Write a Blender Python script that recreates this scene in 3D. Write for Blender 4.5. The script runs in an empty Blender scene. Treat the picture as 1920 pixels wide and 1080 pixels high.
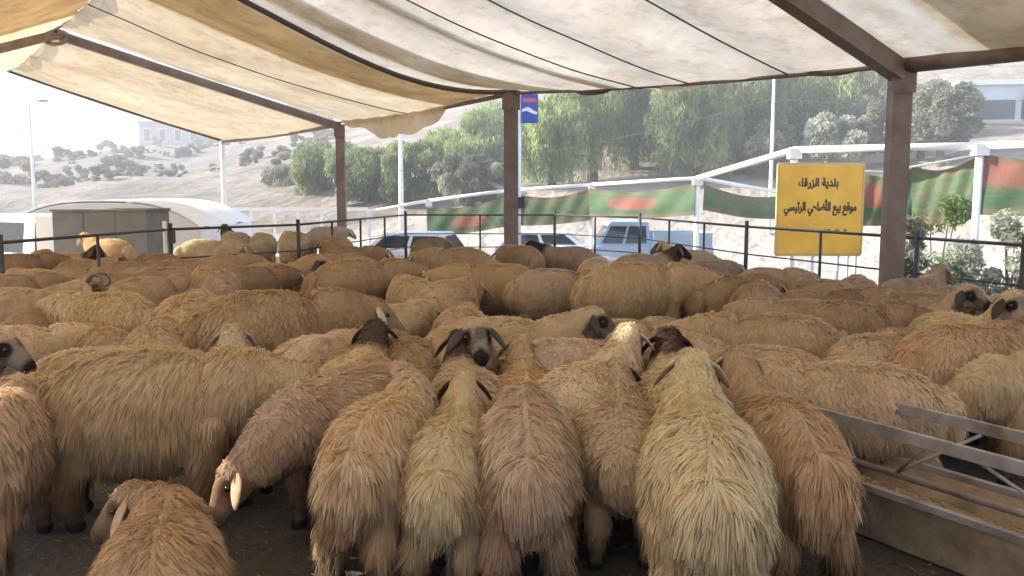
import bpy, bmesh, math, random
import numpy as np
from mathutils import Vector, Matrix, noise as mnoise
random.seed(7); RNG = np.random.default_rng(11)
SC = bpy.context.scene
COL = SC.collection
R = math.radians
PI = math.pi

# ------------------------------------------------------------------ camera, sky, sun, exposure
CAM_H, PITCH, FPX = 1.75, R(6.35), 1663.0
cam = bpy.data.cameras.new('camera'); cam.sensor_width = 36.0
cam.lens = 36.0 * FPX / 1920.0
cam.clip_start = 0.05; cam.clip_end = 3000
camo = bpy.data.objects.new('camera', cam); COL.objects.link(camo)
camo.location = (0, 0, CAM_H); camo.rotation_euler = (PI / 2 - PITCH, 0, 0)
SC.camera = camo

SUN_EL = R(28.0)
SUN_AZ = Vector((-0.98, 0.15, 0)).normalized()          # towards the sun, on plan
world = bpy.data.worlds.new('World'); SC.world = world; world.use_nodes = True
wn = world.node_tree.nodes; wl = world.node_tree.links
sky = wn.new('ShaderNodeTexSky'); sky.sky_type = 'NISHITA'; sky.sun_disc = False
sky.sun_elevation = SUN_EL; sky.sun_rotation = math.atan2(SUN_AZ.x, SUN_AZ.y)
sky.air_density = 1.0; sky.dust_density = 1.0; sky.ozone_density = 1.0; sky.altitude = 600
bg = wn['Background']; bg.inputs['Strength'].default_value = 0.15
wl.new(sky.outputs['Color'], bg.inputs['Color'])

sl = bpy.data.lights.new('sun', 'SUN'); sl.energy = 5.0; sl.angle = R(0.5); sl.color = (1.0, 0.92, 0.80)
so = bpy.data.objects.new('sun', sl); COL.objects.link(so)
sd = Vector((SUN_AZ.x * math.cos(SUN_EL), SUN_AZ.y * math.cos(SUN_EL), math.sin(SUN_EL)))
so.rotation_euler = sd.to_track_quat('Z', 'Y').to_euler(); so.location = sd * 60

SC.view_settings.view_transform = 'Standard'; SC.view_settings.look = 'None'
SC.view_settings.exposure = 2.25; SC.view_settings.gamma = 1.0; SC.view_settings.use_curve_mapping = False
SC.render.engine = 'CYCLES'
cy = SC.cycles
cy.use_denoising = True
try: cy.denoiser = 'OPENIMAGEDENOISE'
except Exception: pass
cy.max_bounces = 7; cy.diffuse_bounces = 4; cy.glossy_bounces = 2; cy.transmission_bounces = 5
cy.transparent_max_bounces = 8; cy.volume_bounces = 0
cy.use_adaptive_sampling = True; cy.adaptive_threshold = 0.02
cy.sample_clamp_indirect = 6.0

# ------------------------------------------------------------------ helpers
def at(u, v, d):
    """the point d metres ahead of the camera seen at pixel (u, v) of the 1920 x 1080 photograph"""
    x = (u - 960) / FPX; z = -(v - 540) / FPX
    ry = math.cos(PITCH) + z * math.sin(PITCH); rz = -math.sin(PITCH) + z * math.cos(PITCH)
    t = d / ry
    return Vector((x * t, d, CAM_H + rz * t))

def tag(o, label=None, cat=None, group=None, kind=None):
    if label: o['label'] = label
    if cat: o['category'] = cat
    if group: o['group'] = group
    if kind: o['kind'] = kind
    return o

def empty(name, loc=(0, 0, 0), rz=0.0):
    o = bpy.data.objects.new(name, None); COL.objects.link(o)
    o.location = loc; o.rotation_euler = (0, 0, rz); o.empty_display_size = 0.2
    return o

def link(name, me, parent=None, mat=None, loc=None):
    o = bpy.data.objects.new(name, me); COL.objects.link(o)
    if parent is not None: o.parent = parent
    if mat is not None and len(me.materials) == 0: me.materials.append(mat)
    if loc is not None: o.location = loc
    return o

class MB:
    """collects primitive shapes, then links them as one mesh object"""
    def __init__(s): s.v = []; s.f = []; s.uv = None
    def add(s, vs, fs):
        n = len(s.v); s.v.extend([tuple(p) for p in vs]); s.f.extend([tuple(i + n for i in f) for f in fs]); return s
    def box(s, c, size, rot=None, taper=1.0):
        c = Vector(c); hx, hy, hz = size[0] / 2, size[1] / 2, size[2] / 2
        M = rot if rot is not None else Matrix.Identity(3)
        vs = []
        for z, k in ((-hz, 1.0), (hz, taper)):
            for x, y in ((-hx, -hy), (hx, -hy), (hx, hy), (-hx, hy)):
                vs.append(c + M @ Vector((x * k, y * k, z)))
        return s.add(vs, [(3, 2, 1, 0), (4, 5, 6, 7), (0, 1, 5, 4), (1, 2, 6, 5), (2, 3, 7, 6), (3, 0, 4, 7)])
    def bar(s, a, b, w, h, up=(0, 0, 1)):
        """box-section bar from a to b: w across, h along up"""
        a = Vector(a); b = Vector(b); d = (b - a); L = d.length; d.normalize()
        u = Vector(up); x = d.cross(u)
        if x.length < 1e-4: x = d.cross(Vector((1, 0, 0)))
        x.normalize(); u = x.cross(d)
        M = Matrix((x, d, u)).transposed()
        return s.box((a + b) / 2, (w, L, h), M)
    def tube(s, pts, r, n=8, caps=True):
        pts = [Vector(p) for p in pts]; rs = r if isinstance(r, (list, tuple)) else [r] * len(pts)
        vs = []; fs = []; prev = None
        for i, p in enumerate(pts):
            d = (pts[min(i + 1, len(pts) - 1)] - pts[max(i - 1, 0)]).normalized()
            if prev is None:
                x = d.cross(Vector((0, 0, 1)))
                if x.length < 0.1: x = d.cross(Vector((1, 0, 0)))
            else:
                x = prev - d * prev.dot(d)
            x.normalize(); prev = x; y = d.cross(x)
            for k in range(n):
                an = 2 * PI * k / n
                vs.append(p + (x * math.cos(an) + y * math.sin(an)) * rs[i])
        for i in range(len(pts) - 1):
            for k in range(n):
                a0 = i * n + k; a1 = i * n + (k + 1) % n
                fs.append((a0, a1, a1 + n, a0 + n))
        if caps:
            fs.append(tuple(range(n - 1, -1, -1))); fs.append(tuple(range((len(pts) - 1) * n, len(pts) * n)))
        return s.add(vs, fs)
    def grid(s, fn, nu, nv):
        vs = [fn(i / nu, j / nv) for j in range(nv + 1) for i in range(nu + 1)]
        fs = [(j * (nu + 1) + i, j * (nu + 1) + i + 1, (j + 1) * (nu + 1) + i + 1, (j + 1) * (nu + 1) + i) for j in range(nv) for i in range(nu)]
        s.uvs = [(i / nu, j / nv) for j in range(nv + 1) for i in range(nu + 1)]
        return s.add(vs, fs)
    def mesh(s, name, mat=None, smooth=False):
        me = bpy.data.meshes.new(name); me.from_pydata(s.v, [], s.f)
        if mat is not None: me.materials.append(mat)
        if smooth: me.polygons.foreach_set('use_smooth', [True] * len(me.polygons))
        if getattr(s, 'uvs', None) and len(s.uvs) == len(s.v):
            ul = me.uv_layers.new(name='UVMap')
            vi = np.empty(len(me.loops), dtype=np.int32); me.loops.foreach_get('vertex_index', vi)
            ul.data.foreach_set('uv', np.array(s.uvs, dtype=np.float32)[vi].ravel())
        me.validate(); me.update()
        return me
    def build(s, name, mat, parent=None, smooth=False, loc=None, bevel=0.0):
        me = s.mesh(name, mat, smooth)
        if bevel > 0:
            bm = bmesh.new(); bm.from_mesh(me)
            bmesh.ops.bevel(bm, geom=bm.edges[:], offset=bevel, segments=2, affect='EDGES', profile=0.6)
            bm.to_mesh(me); bm.free()
        return link(name, me, parent, None, loc)

def smoothstep(a, b, x):
    t = min(1.0, max(0.0, (x - a) / (b - a))); return t * t * (3 - 2 * t)
def lerp(a, b, t): return a + (b - a) * t

# ------------------------------------------------------------------ materials
def newmat(name):
    m = bpy.data.materials.new(name); m.use_nodes = True
    nt = m.node_tree; return m, nt, nt.nodes, nt.links, nt.nodes['Principled BSDF']
def noise_col(nt, c1, c2, scale, detail=5, lo=0.35, hi=0.65, coord='Object', rough=0.6):
    tc = nt.nodes.new('ShaderNodeTexCoord'); nz = nt.nodes.new('ShaderNodeTexNoise')
    nz.inputs['Scale'].default_value = scale; nz.inputs['Detail'].default_value = detail; nz.inputs['Roughness'].default_value = rough
    nt.links.new(tc.outputs[coord], nz.inputs['Vector'])
    cr = nt.nodes.new('ShaderNodeValToRGB')
    cr.color_ramp.elements[0].position = lo; cr.color_ramp.elements[0].color = (*c1, 1)
    cr.color_ramp.elements[1].position = hi; cr.color_ramp.elements[1].color = (*c2, 1)
    nt.links.new(nz.outputs['Fac'], cr.inputs['Fac'])
    return cr.outputs['Color'], nz
def mix(nt, fac, a, b, mode='MIX'):
    n = nt.nodes.new('ShaderNodeMix'); n.data_type = 'RGBA'; n.blend_type = mode
    for sock, val in ((n.inputs[0], fac), (n.inputs[6], a), (n.inputs[7], b)):
        if isinstance(val, bpy.types.NodeSocket): nt.links.new(val, sock)
        elif isinstance(val, (int, float)): sock.default_value = val
        else: sock.default_value = (*val, 1)
    return n.outputs[2]
def mathn(nt, op, a, b=None):
    n = nt.nodes.new('ShaderNodeMath'); n.operation = op
    for sock, val in ((n.inputs[0], a), (n.inputs[1], b)):
        if val is None: continue
        if isinstance(val, bpy.types.NodeSocket): nt.links.new(val, sock)
        else: sock.default_value = val
    return n.outputs[0]
def simple(name, c1, c2=None, scale=8.0, rough=0.8, metal=0.0, bump=0.0, bscale=40.0, coord='Object', lo=0.35, hi=0.65):
    m, nt, ns, ls, p = newmat(name)
    p.inputs['Roughness'].default_value = rough; p.inputs['Metallic'].default_value = metal
    if c2 is None: p.inputs['Base Color'].default_value = (*c1, 1)
    else:
        c, _ = noise_col(nt, c1, c2, scale, lo=lo, hi=hi, coord=coord); ls.new(c, p.inputs['Base Color'])
    if bump > 0:
        tc = ns.new('ShaderNodeTexCoord'); nz = ns.new('ShaderNodeTexNoise'); nz.inputs['Scale'].default_value = bscale; nz.inputs['Detail'].default_value = 6
        ls.new(tc.outputs[coord], nz.inputs['Vector'])
        b = ns.new('ShaderNodeBump'); b.inputs['Strength'].default_value = bump; b.inputs['Distance'].default_value = 0.05
        ls.new(nz.outputs['Fac'], b.inputs['Height']); ls.new(b.outputs['Normal'], p.inputs['Normal'])
    return m

def cloth_mat(name, c1, c2, trans=0.5):
    m, nt, ns, ls, p = newmat(name)
    ns.remove(p)
    col, nz = noise_col(nt, c1, c2, 0.9, detail=6, lo=0.3, hi=0.7)
    st, _ = noise_col(nt, (0.80, 0.77, 0.72), (1, 1, 1), 0.42, detail=9, lo=0.36, hi=0.56, rough=0.68)
    st2, _ = noise_col(nt, (0.86, 0.83, 0.78), (1, 1, 1), 3.0, detail=6, lo=0.38, hi=0.5, rough=0.7)
    col = mix(nt, 1.0, mix(nt, 1.0, col, st, 'MULTIPLY'), st2, 'MULTIPLY')
    d = ns.new('ShaderNodeBsdfDiffuse'); t = ns.new('ShaderNodeBsdfTranslucent'); mx = ns.new('ShaderNodeMixShader')
    ls.new(col, d.inputs['Color']); ls.new(col, t.inputs['Color'])
    tc = ns.new('ShaderNodeTexCoord'); n2 = ns.new('ShaderNodeTexNoise'); n2.inputs['Scale'].default_value = 2.2; n2.inputs['Detail'].default_value = 5
    ls.new(tc.outputs['Object'], n2.inputs['Vector'])
    b = ns.new('ShaderNodeBump'); b.inputs['Strength'].default_value = 0.22; b.inputs['Distance'].default_value = 0.12
    ls.new(n2.outputs['Fac'], b.inputs['Height']); ls.new(b.outputs['Normal'], d.inputs['Normal']); ls.new(b.outputs['Normal'], t.inputs['Normal'])
    mx.inputs[0].default_value = trans
    ls.new(d.outputs[0], mx.inputs[1]); ls.new(t.outputs[0], mx.inputs[2]); ls.new(mx.outputs[0], ns['Material Output'].inputs['Surface'])
    return m

def leaf_mat(name, c1, c2, scale=0.6, trans=0.45):
    m, nt, ns, ls, p = newmat(name); ns.remove(p)
    col, nz = noise_col(nt, c1, c2, scale, detail=3, lo=0.38, hi=0.62)
    d = ns.new('ShaderNodeBsdfDiffuse'); t = ns.new('ShaderNodeBsdfTranslucent'); mx = ns.new('ShaderNodeMixShader')
    ls.new(col, d.inputs['Color']); ls.new(col, t.inputs['Color']); mx.inputs[0].default_value = trans
    ls.new(d.outputs[0], mx.inputs[1]); ls.new(t.outputs[0], mx.inputs[2]); ls.new(mx.outputs[0], ns['Material Output'].inputs['Surface'])
    return m

M = {}
M['steel'] = simple('brown_steel', (0.16, 0.105, 0.08), (0.24, 0.18, 0.15), 3.0, 0.55, 0.0, 0.15, 25)
M['darksteel'] = simple('dark_steel', (0.03, 0.028, 0.027), (0.06, 0.05, 0.045), 6.0, 0.5)
M['whitepipe'] = simple('white_pipe', (0.74, 0.72, 0.68), (0.82, 0.80, 0.77), 3.0, 0.45)
M['galv'] = simple('galvanised', (0.14, 0.11, 0.10), (0.31, 0.29, 0.29), 5.0, 0.55, 0.25, 0.1, 60, lo=.3, hi=.6)
M['sheet'] = simple('dusty_sheet_metal', (0.17, 0.12, 0.075), (0.40, 0.31, 0.21), 4.0, 0.7, 0.05, 0.2, 40, lo=.3, hi=.62)
M['clothwarm'] = cloth_mat('warm_canvas', (0.64, 0.51, 0.335), (0.73, 0.61, 0.43), 0.5)
M['clothwhite'] = cloth_mat('white_canvas', (0.64, 0.56, 0.45), (0.74, 0.67, 0.56), 0.48)
M['rope'] = simple('rope', (0.10, 0.085, 0.07), None, rough=0.9)
M['bark'] = simple('bark', (0.09, 0.065, 0.045), (0.17, 0.13, 0.10), 6.0, 0.95)
M['conc'] = simple('grey_concrete', (0.13, 0.128, 0.125), (0.18, 0.177, 0.172), 2.0, 0.9, 0, 0.2, 20)
M['white'] = simple('white_paint', (0.78, 0.78, 0.78), None, rough=0.35)
M['glass'] = simple('dark_glass', (0.03, 0.04, 0.05), None, rough=0.08)
M['tyre'] = simple('tyre_rubber', (0.02, 0.02, 0.02), None, rough=0.8)

# ------------------------------------------------------------------ ground and hills
RIDGE = [(-3000, 345), (-300, 332), (0, 314), (100, 300), (200, 281), (350, 277), (450, 258), (550, 236), (700, 198), (850, 165), (1000, 140), (1300, 112), (1700, 92), (2000, 80), (2600, 100), (4000, 200)]
BANK = [(-3000, -1.1), (300, -1.0), (600, -0.3), (900, 0.9), (1000, 1.9), (1450, 2.4), (1800, 3.2), (2400, 3.5), (4000, 1)]
def interp(tab, x):
    if x <= tab[0][0]: return tab[0][1]
    for (a, va), (b, vb) in zip(tab, tab[1:]):
        if x <= b: return va + (vb - va) * (x - a) / (b - a)
    return tab[-1][1]
FENCE = [(-6.9, 7.0), (-6.27, 10.86), (-5.58, 14.5), (-3.95, 16.4), (-2.72, 22.7), (1.09, 22.7), (2.96, 20.55), (4.11, 15.55), (5.46, 11.94), (5.98, 10.34), (6.9, 7.6)]
PEN = FENCE + [(9, -12), (-9, -12)]
def pen_dist(x, y):
    """distance outside the pen outline (0 inside)"""
    inside = False; best = 1e9; n = len(PEN)
    for i in range(n):
        x1, y1 = PEN[i]; x2, y2 = PEN[(i + 1) % n]
        if (y1 > y) != (y2 > y) and x < (x2 - x1) * (y - y1) / (y2 - y1) + x1: inside = not inside
        dx, dy = x2 - x1, y2 - y1; t = max(0, min(1, ((x - x1) * dx + (y - y1) * dy) / (dx * dx + dy * dy)))
        best = min(best, math.hypot(x - x1 - t * dx, y - y1 - t * dy))
    return 0.0 if inside else best
def ground_z(x, y):
    r = math.hypot(x, y)
    if r < 60:
        # sheep outside the left fence stand level with the pen
        low = -1.05 * smoothstep(1.2, 6.0, pen_dist(x, y) - (5.0 if x < -3 and 13 < y < 24 else 0.0))
    else: low = -1.05
    if y > 0.15 * abs(x):
        u = 960 + FPX * x / max(y, 0.1)
        zr = CAM_H + (355 - interp(RIDGE, u)) / FPX * y / r * 190.0
        zb = interp(BANK, u)
    else:
        zr = 1.0; zb = -1.05
    if r < 33: z = low
    elif r < 46: z = lerp(low, zb, smoothstep(34, 44, r))
    elif r < 190:
        t = (r - 46) / 144.0; z = lerp(zb, zr, t ** 0.85)
    else: z = zr - (r - 190) * 0.012
    if r > 36:
        k = smoothstep(36, 80, r)
        z += k * (1.6 * (mnoise.fractal(Vector((x * 0.03, y * 0.03, 0)), 1.0, 2.0, 4)) + 0.5 * mnoise.noise(Vector((x * 0.2, y * 0.2, 3))))
    return z
radii = [0] + [2 + 1.0 * i for i in range(45)] + [48 + 3.0 * i for i in range(20)] + [110 + 5 * i for i in range(18)] + [215, 260, 340, 460]
NTH = 300
gv = [(0, 0, ground_z(0, 0))]; gf = []
for r in radii[1:]:
    for k in range(NTH):
        th = 2 * PI * k / NTH; x, y = r * math.sin(th), r * math.cos(th)
        gv.append((x, y, ground_z(x, y)))
for k in range(NTH): gf.append((0, 1 + (k + 1) % NTH, 1 + k))
for i in range(len(radii) - 2):
    for k in range(NTH):
        a = 1 + i * NTH + k; b = 1 + i * NTH + (k + 1) % NTH
        gf.append((a, b, b + NTH, a + NTH))
m, nt, ns, ls, p = newmat('dry_ground')
c1, _ = noise_col(nt, (0.36, 0.31, 0.25), (0.48, 0.42, 0.35), 0.25, detail=8)
c2, _ = noise_col(nt, (0.12, 0.098, 0.075), (0.31, 0.25, 0.20), 0.16, detail=10, lo=0.38, hi=0.62, rough=0.78)
geo = ns.new('ShaderNodeNewGeometry'); sx = ns.new('ShaderNodeSeparateXYZ'); ls.new(geo.outputs['Position'], sx.inputs[0])
ln = ns.new('ShaderNodeVectorMath'); ln.operation = 'LENGTH'; ls.new(geo.outputs['Position'], ln.inputs[0])
mr = ns.new('ShaderNodeMapRange'); mr.inputs[1].default_value = 36; mr.inputs[2].default_value = 46; ls.new(ln.outputs['Value'], mr.inputs[0])
c3, _ = noise_col(nt, (0, 0, 0), (1, 1, 1), 0.34, detail=10, lo=0.5, hi=0.60, rough=0.75)
c4, _ = noise_col(nt, (0.10, 0.088, 0.055), (0.17, 0.15, 0.095), 1.1, detail=6)
c2 = mix(nt, mathn(nt, 'MULTIPLY', c3, 0.8), c2, c4)
ls.new(mix(nt, mr.outputs[0], c1, c2), p.inputs['Base Color']); p.inputs['Roughness'].default_value = 0.95
tc = ns.new('ShaderNodeTexCoord'); nz = ns.new('ShaderNodeTexNoise'); nz.inputs['Scale'].default_value = 1.2; nz.inputs['Detail'].default_value = 8
ls.new(tc.outputs['Object'], nz.inputs['Vector']); b = ns.new('ShaderNodeBump'); b.inputs['Strength'].default_value = 0.7; b.inputs['Distance'].default_value = 0.5
ls.new(nz.outputs['Fac'], b.inputs['Height']); ls.new(b.outputs['Normal'], p.inputs['Normal'])
M['ground'] = m
g = MB(); g.v = gv; g.f = gf
go = g.build('ground', M['ground'], smooth=True); go['kind'] = 'structure'

m, nt, ns, ls, p = newmat('pen_dirt')
c1, _ = noise_col(nt, (0.035, 0.026, 0.021), (0.075, 0.057, 0.044), 1.6, detail=9, rough=0.75)
c2, _ = noise_col(nt, (0.09, 0.07, 0.05), (0.30, 0.23, 0.13), 38.0, detail=4, lo=0.60, hi=0.75)
ls.new(mix(nt, 0.2, c1, c2), p.inputs['Base Color']); p.inputs['Roughness'].default_value = 0.95
tc = ns.new('ShaderNodeTexCoord'); nz = ns.new('ShaderNodeTexNoise'); nz.inputs['Scale'].default_value = 14; nz.inputs['Detail'].default_value = 8
ls.new(tc.outputs['Object'], nz.inputs['Vector']); b = ns.new('ShaderNodeBump'); b.inputs['Strength'].default_value = 0.9; b.inputs['Distance'].default_value = 0.04
ls.new(nz.outputs['Fac'], b.inputs['Height']); ls.new(b.outputs['Normal'], p.inputs['Normal'])
pf = MB()
bm = bmesh.new(); vs = [bm.verts.new((x, y, 0.012)) for x, y in PEN]; bm.faces.new(vs); bmesh.ops.triangulate(bm, faces=bm.faces[:])
me = bpy.data.meshes.new('pen_floor'); bm.to_mesh(me); bm.free(); me.materials.append(m)
# face up
if me.polygons[0].normal.z < 0: me.flip_normals()
link('pen_floor', me)['kind'] = 'structure'

# ------------------------------------------------------------------ the big canvas tent
AX = Vector((-4.9, 7.0, 0)); AXN = AX.normalized(); PR = Vector((0.82, 0.573, 0))
HALF = 7.06
eave = [Vector((14.5, -2.8, 3.4)), Vector((9.65, 4.2, 3.4)), Vector((4.81, 11.2, 3.35)), Vector((-0.02, 18.2, 3.75)), Vector((-4.82, 25.2, 3.63)), Vector((-10.4, 32.2, 3.52))]
ridge = []
for i, e in enumerate(eave):
    q = e - PR * HALF; ridge.append(Vector((q.x, q.y, 5.48)))
ridge[5] = Vector((-15.75, 28.3, 5.46))
left = []
for i, rr in enumerate(ridge):
    q = rr - PR * HALF; left.append(Vector((q.x, q.y, 2.95)))
tent = empty('canvas_tent', (-0.02, 18.2, 0))
tag(tent, 'huge open sided canvas tent on brown steel posts over the whole flock', 'tent')
TI = -Vector(tent.location)
def tpart(mb, name, mat, smooth=False, parent=None):
    mb.v = [tuple(Vector(q) + TI) for q in mb.v]
    return mb.build(name, mat, parent or tent, smooth)
# posts
POSTW = {1: 0.26, 2: 0.24, 3: 0.29, 4: 0.24}
for i in (1, 2, 3, 4):
    e = eave[i]; w = POSTW[i]
    mb = MB(); mb.box((e.x, e.y, (e.z + 0.0) / 2 - 0.06), (w, w * 0.8, e.z - 0.06 + 0.1)); tpart(mb, 'post', M['steel'])
    mb = MB(); mb.box((e.x, e.y - w * 0.4 - 0.012, e.z - 0.25), (w * 1.25, 0.02, 0.34)); mb.box((e.x, e.y, e.z - 0.03), (w * 1.35, w * 1.2, 0.05)); tpart(mb, 'knee_plate', M['steel'])
e = eave[5]; mb = MB(); mb.tube([(e.x, e.y, -1.2), (e.x, e.y, e.z)], 0.085, 10); tpart(mb, 'white_post', M['whitepipe'], True)['label'] = 'slim white corner post'
for i in (1, 2, 3):
    e = left[i]; mb = MB(); mb.box((e.x, e.y, e.z / 2 - 0.05), (0.24, 0.2, e.z)); tpart(mb, 'post', M['steel'])
def slope_pt(A0, A1, B0, B1, s, t):
    return A0.lerp(A1, s).lerp(B0.lerp(B1, s), t)
def rafter_drop(i, t):
    """the hem over the centre post hangs in a curve instead of a straight line"""
    return 0.48 * math.sin(PI * min(1, t ** 1.5)) if i == 3 else 0.05 * math.sin(PI * t)
# rafters
for i in range(1, 6):
    mb = MB(); n = 14
    if i == 3:
        mb.tube([ridge[i].lerp(eave[i], k / n) - Vector((0, 0, rafter_drop(3, k / n) + 0.05)) for k in range(n + 1)], 0.05, 8)
        tpart(mb, 'hem_cable', M['rope'], True)
    elif i == 5:
        mb.tube([ridge[i].lerp(eave[i], k / n) - Vector((0, 0, rafter_drop(5, k / n) + 0.03)) for k in range(n + 1)], 0.05, 8)
        tpart(mb, 'gable_hem', M['rope'], True)
    else:
        w, h = (0.19, 0.24) if i < 3 else (0.16, 0.20)
        off = Vector((0, 0, h / 2 + 0.06))
        mb.bar(ridge[i] - off, eave[i] - off + PR * 0.05, w, h); tpart(mb, 'rafter', M['steel'])
    mb = MB(); mb.bar(ridge[i] - Vector((0, 0, 0.16)), left[i] - Vector((0, 0, 0.16)), 0.14, 0.2)
    if i < 5: tpart(mb, 'rafter', M['steel'])
# ridge pipe, eave pipes, ridge ring
mb = MB(); mb.tube([q - Vector((0, 0, 0.04)) for q in ridge], 0.045, 8); tpart(mb, 'ridge_pole', M['steel'], True)
for a, b2 in ((1, 2), (2, 3), (3, 4), (4, 5)):
    n = 12; dz = 0.10 if (a, b2) != (1, 2) else 0.05
    mb = MB(); mb.tube([eave[a].lerp(eave[b2], k / n) - Vector((0, 0, 0.08 + 0.05 * math.sin(PI * k / n))) for k in range(n + 1)], {1: 0.10, 2: 0.03}.get(a, 0.05), 8); tpart(mb, 'eave_pole', M['steel'], True)
mb = MB(); c = ridge[4] - Vector((0, 0, 0.22))
mb.tube([c + Vector((math.cos(an), 0.25 * math.sin(an), 0.6 * math.sin(an))) * 0.27 for an in [2 * PI * k / 16 for k in range(17)]], 0.05, 6); tpart(mb, 'ridge_ring', M['steel'], True)
# canvas
def sag(side, i, s, t):
    lob = {1: 3, 2: 4, 3: 3, 4: 2}.get(i, 3)
    z = 0.20 * math.sin(PI * s) * (0.35 + 0.65 * math.sin(PI * (0.15 + 0.7 * t)))
    z += (0.15 if i in (2, 1) else 0.11) * (0.5 - 0.5 * math.cos(2 * PI * lob * s + 0.6 * math.sin(3 * t))) * math.sin(PI * min(1, 0.1 + 0.9 * t)) 
    z += 0.035 * mnoise.noise(Vector((s * 9, t * 3, i * 7 + side)))
    z += 0.02 * mnoise.noise(Vector((s * 22, t * 5, i * 3 + side)))
    return z
def hole_over(q):
    """where the sun ray that lights point q passes through the left slope of the third bay, as (along, down) fractions"""
    o_, u_, w_ = ridge[2], ridge[3] - ridge[2], left[2] - ridge[2]
    nn = u_.cross(w_); uu, ww, uw = u_.dot(u_), w_.dot(w_), u_.dot(w_); det = uu * ww - uw * uw; drop = 0.0; s_ = t2 = 0.5
    for _ in range(6):
        o2 = o_ - Vector((0, 0, drop)); t_ = (o2 - q).dot(nn) / sd.dot(nn); h_ = q + sd * t_ - o2
        a_, b_ = h_.dot(u_), h_.dot(w_); s_, t2 = (a_ * ww - b_ * uw) / det, (b_ * uu - a_ * uw) / det
        drop = sag(1, 2, s_, t2) + 0.05 * math.sin(PI * t2)
    return s_, t2
HOLE_A = hole_over(Vector((-2.33, 4.0, 0.80))); HOLE_B = hole_over(Vector((0.70, 5.29, 0.98)))  # openings added out of view to throw sun patches on two sheep
def canvas_pt(side, i, s, t):
    B0, B1 = (eave[i], eave[i + 1]) if side == 0 else (left[i], left[i + 1])
    q = slope_pt(ridge[i], ridge[i + 1], B0, B1, s, t)
    dz = lerp(rafter_drop(i, t), rafter_drop(i + 1, t), s) if side == 0 else 0.05 * math.sin(PI * t)
    if side == 0 and (i == 2 or i == 3):
        k = (1 - s) if i == 3 else s
        dz = rafter_drop(3, t) * (k ** 3) + 0.05 * math.sin(PI * t) * (1 - k)
    return q - Vector((0, 0, dz + sag(side, i, s, t)))
def canvas(side, i, s0, s1, t1, mat, lift=0.0, name='canopy_panel', nu=56, nv=30, hole=None, ragged=0.0, t0=0.0):
    mb = MB()
    def fn(a, b2):
        s = lerp(s0, s1, a); t = lerp(t0, t1, b2)
        if ragged and b2 > 0.9: t += ragged * (b2 - 0.9) * 10 * mnoise.noise(Vector((s * 18, i, 2)))
        q = canvas_pt(side, i, s, t)
        return q + Vector((0, 0, lift))
    mb.grid(fn, nu, nv)
    if hole:
        for hs, ht, rs, rt in hole:                       # holes through the cloth, both the tear and the added sun openings
            keep = []
            for f in mb.f:
                cu = sum(mb.uvs[k][0] for k in f) / 4; cv = sum(mb.uvs[k][1] for k in f) / 4
                if ((cu - hs) / rs) ** 2 + ((cv - ht) / rt) ** 2 > 1: keep.append(f)
            mb.f = keep
    return tpart(mb, name, mat, True)
W_, C_ = M['clothwarm'], M['clothwhite']
canvas(0, 4, 0, 1, 1.0, W_)                                        # far bay
canvas(0, 3, 0, 0.97, 1.0, W_, ragged=0.03, hole=[(0.86, 0.84, 0.050, 0.026)], nu=110, nv=80)
canvas(0, 2, 0, 1, 1.015, C_, ragged=0.01)
canvas(0, 1, 0.48, 1, 1.01, C_); canvas(0, 1, 0, 0.455, 1.01, C_)
canvas(0, 0, 0, 1, 1.0, C_)
canvas(1, 4, 0, 1, 0.42, W_); canvas(1, 3, 0.72, 1, 0.42, W_)
canvas(1, 3, 0, 0.72, 1.0, W_); canvas(1, 2, 0, 1, 1.0, W_, hole=[(HOLE_A[0], HOLE_A[1], 0.034, 0.040), (HOLE_B[0], HOLE_B[1], 0.018, 0.022)], nu=160, nv=120); canvas(1, 1, 0, 1, 1.0, W_)
# second layers of cloth lapped over the first make the dark bands
for i, s0, s1, mt in ((3, 0.04, 0.30, W_), (2, 0.82, 0.94, C_), (2, 0.62, 0.67, C_), (1, 0.72, 0.88, C_)):
    canvas(0, i, s0, s1, 1.0, mt, lift=0.05, name='lapped_strip', nu=14, nv=24)
canvas(1, 3, 0.0, 0.7, 0.6, W_, lift=0.05, name='lapped_strip', nu=14, nv=24)
for i, s in ((2, 0.56), (2, 0.42), (2, 0.2), (1, 0.468), (3, 0.5)):
    mb = MB(); mb.tube([canvas_pt(0, i, s, k / 20) - Vector((0, 0, 0.02)) for k in range(21)], 0.012 if i != 1 else 0.035, 5); tpart(mb, 'seam_rope', M['rope'], True)
# a torn flap hanging off the eave beside the centre post
def flap(a, b2):
    q = canvas_pt(0, 3, lerp(0.30, 0.93, a), 0.985) 
    d = (0.75 * math.sin(PI * a) ** 0.7 + 0.22 * mnoise.noise(Vector((a * 7, 0, 5)))) * (1.0 - 0.5 * a) if True else 0
    return q + Vector((0.12 * math.sin(a * 9 + b2 * 2) * b2, 0.10 * math.sin(a * 14) * b2, -d * b2))
mb = MB(); mb.grid(flap, 30, 10); tpart(mb, 'torn_flap', W_, True)
for a in (0.12, 0.45, 0.7):
    q = canvas_pt(0, 2, a, 1.0); mb = MB(); mb.grid(lambda x, y: q + (eave[3] - eave[2]).normalized() * (x - 0.5) * 1.1 + Vector((0.05 * math.sin(x * 7), 0, -0.02 - 0.08 * y * math.sin(PI * x))), 10, 4)
    tpart(mb, 'hem_flap', M['rope'] if a != 0.45 else C_, True)

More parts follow.
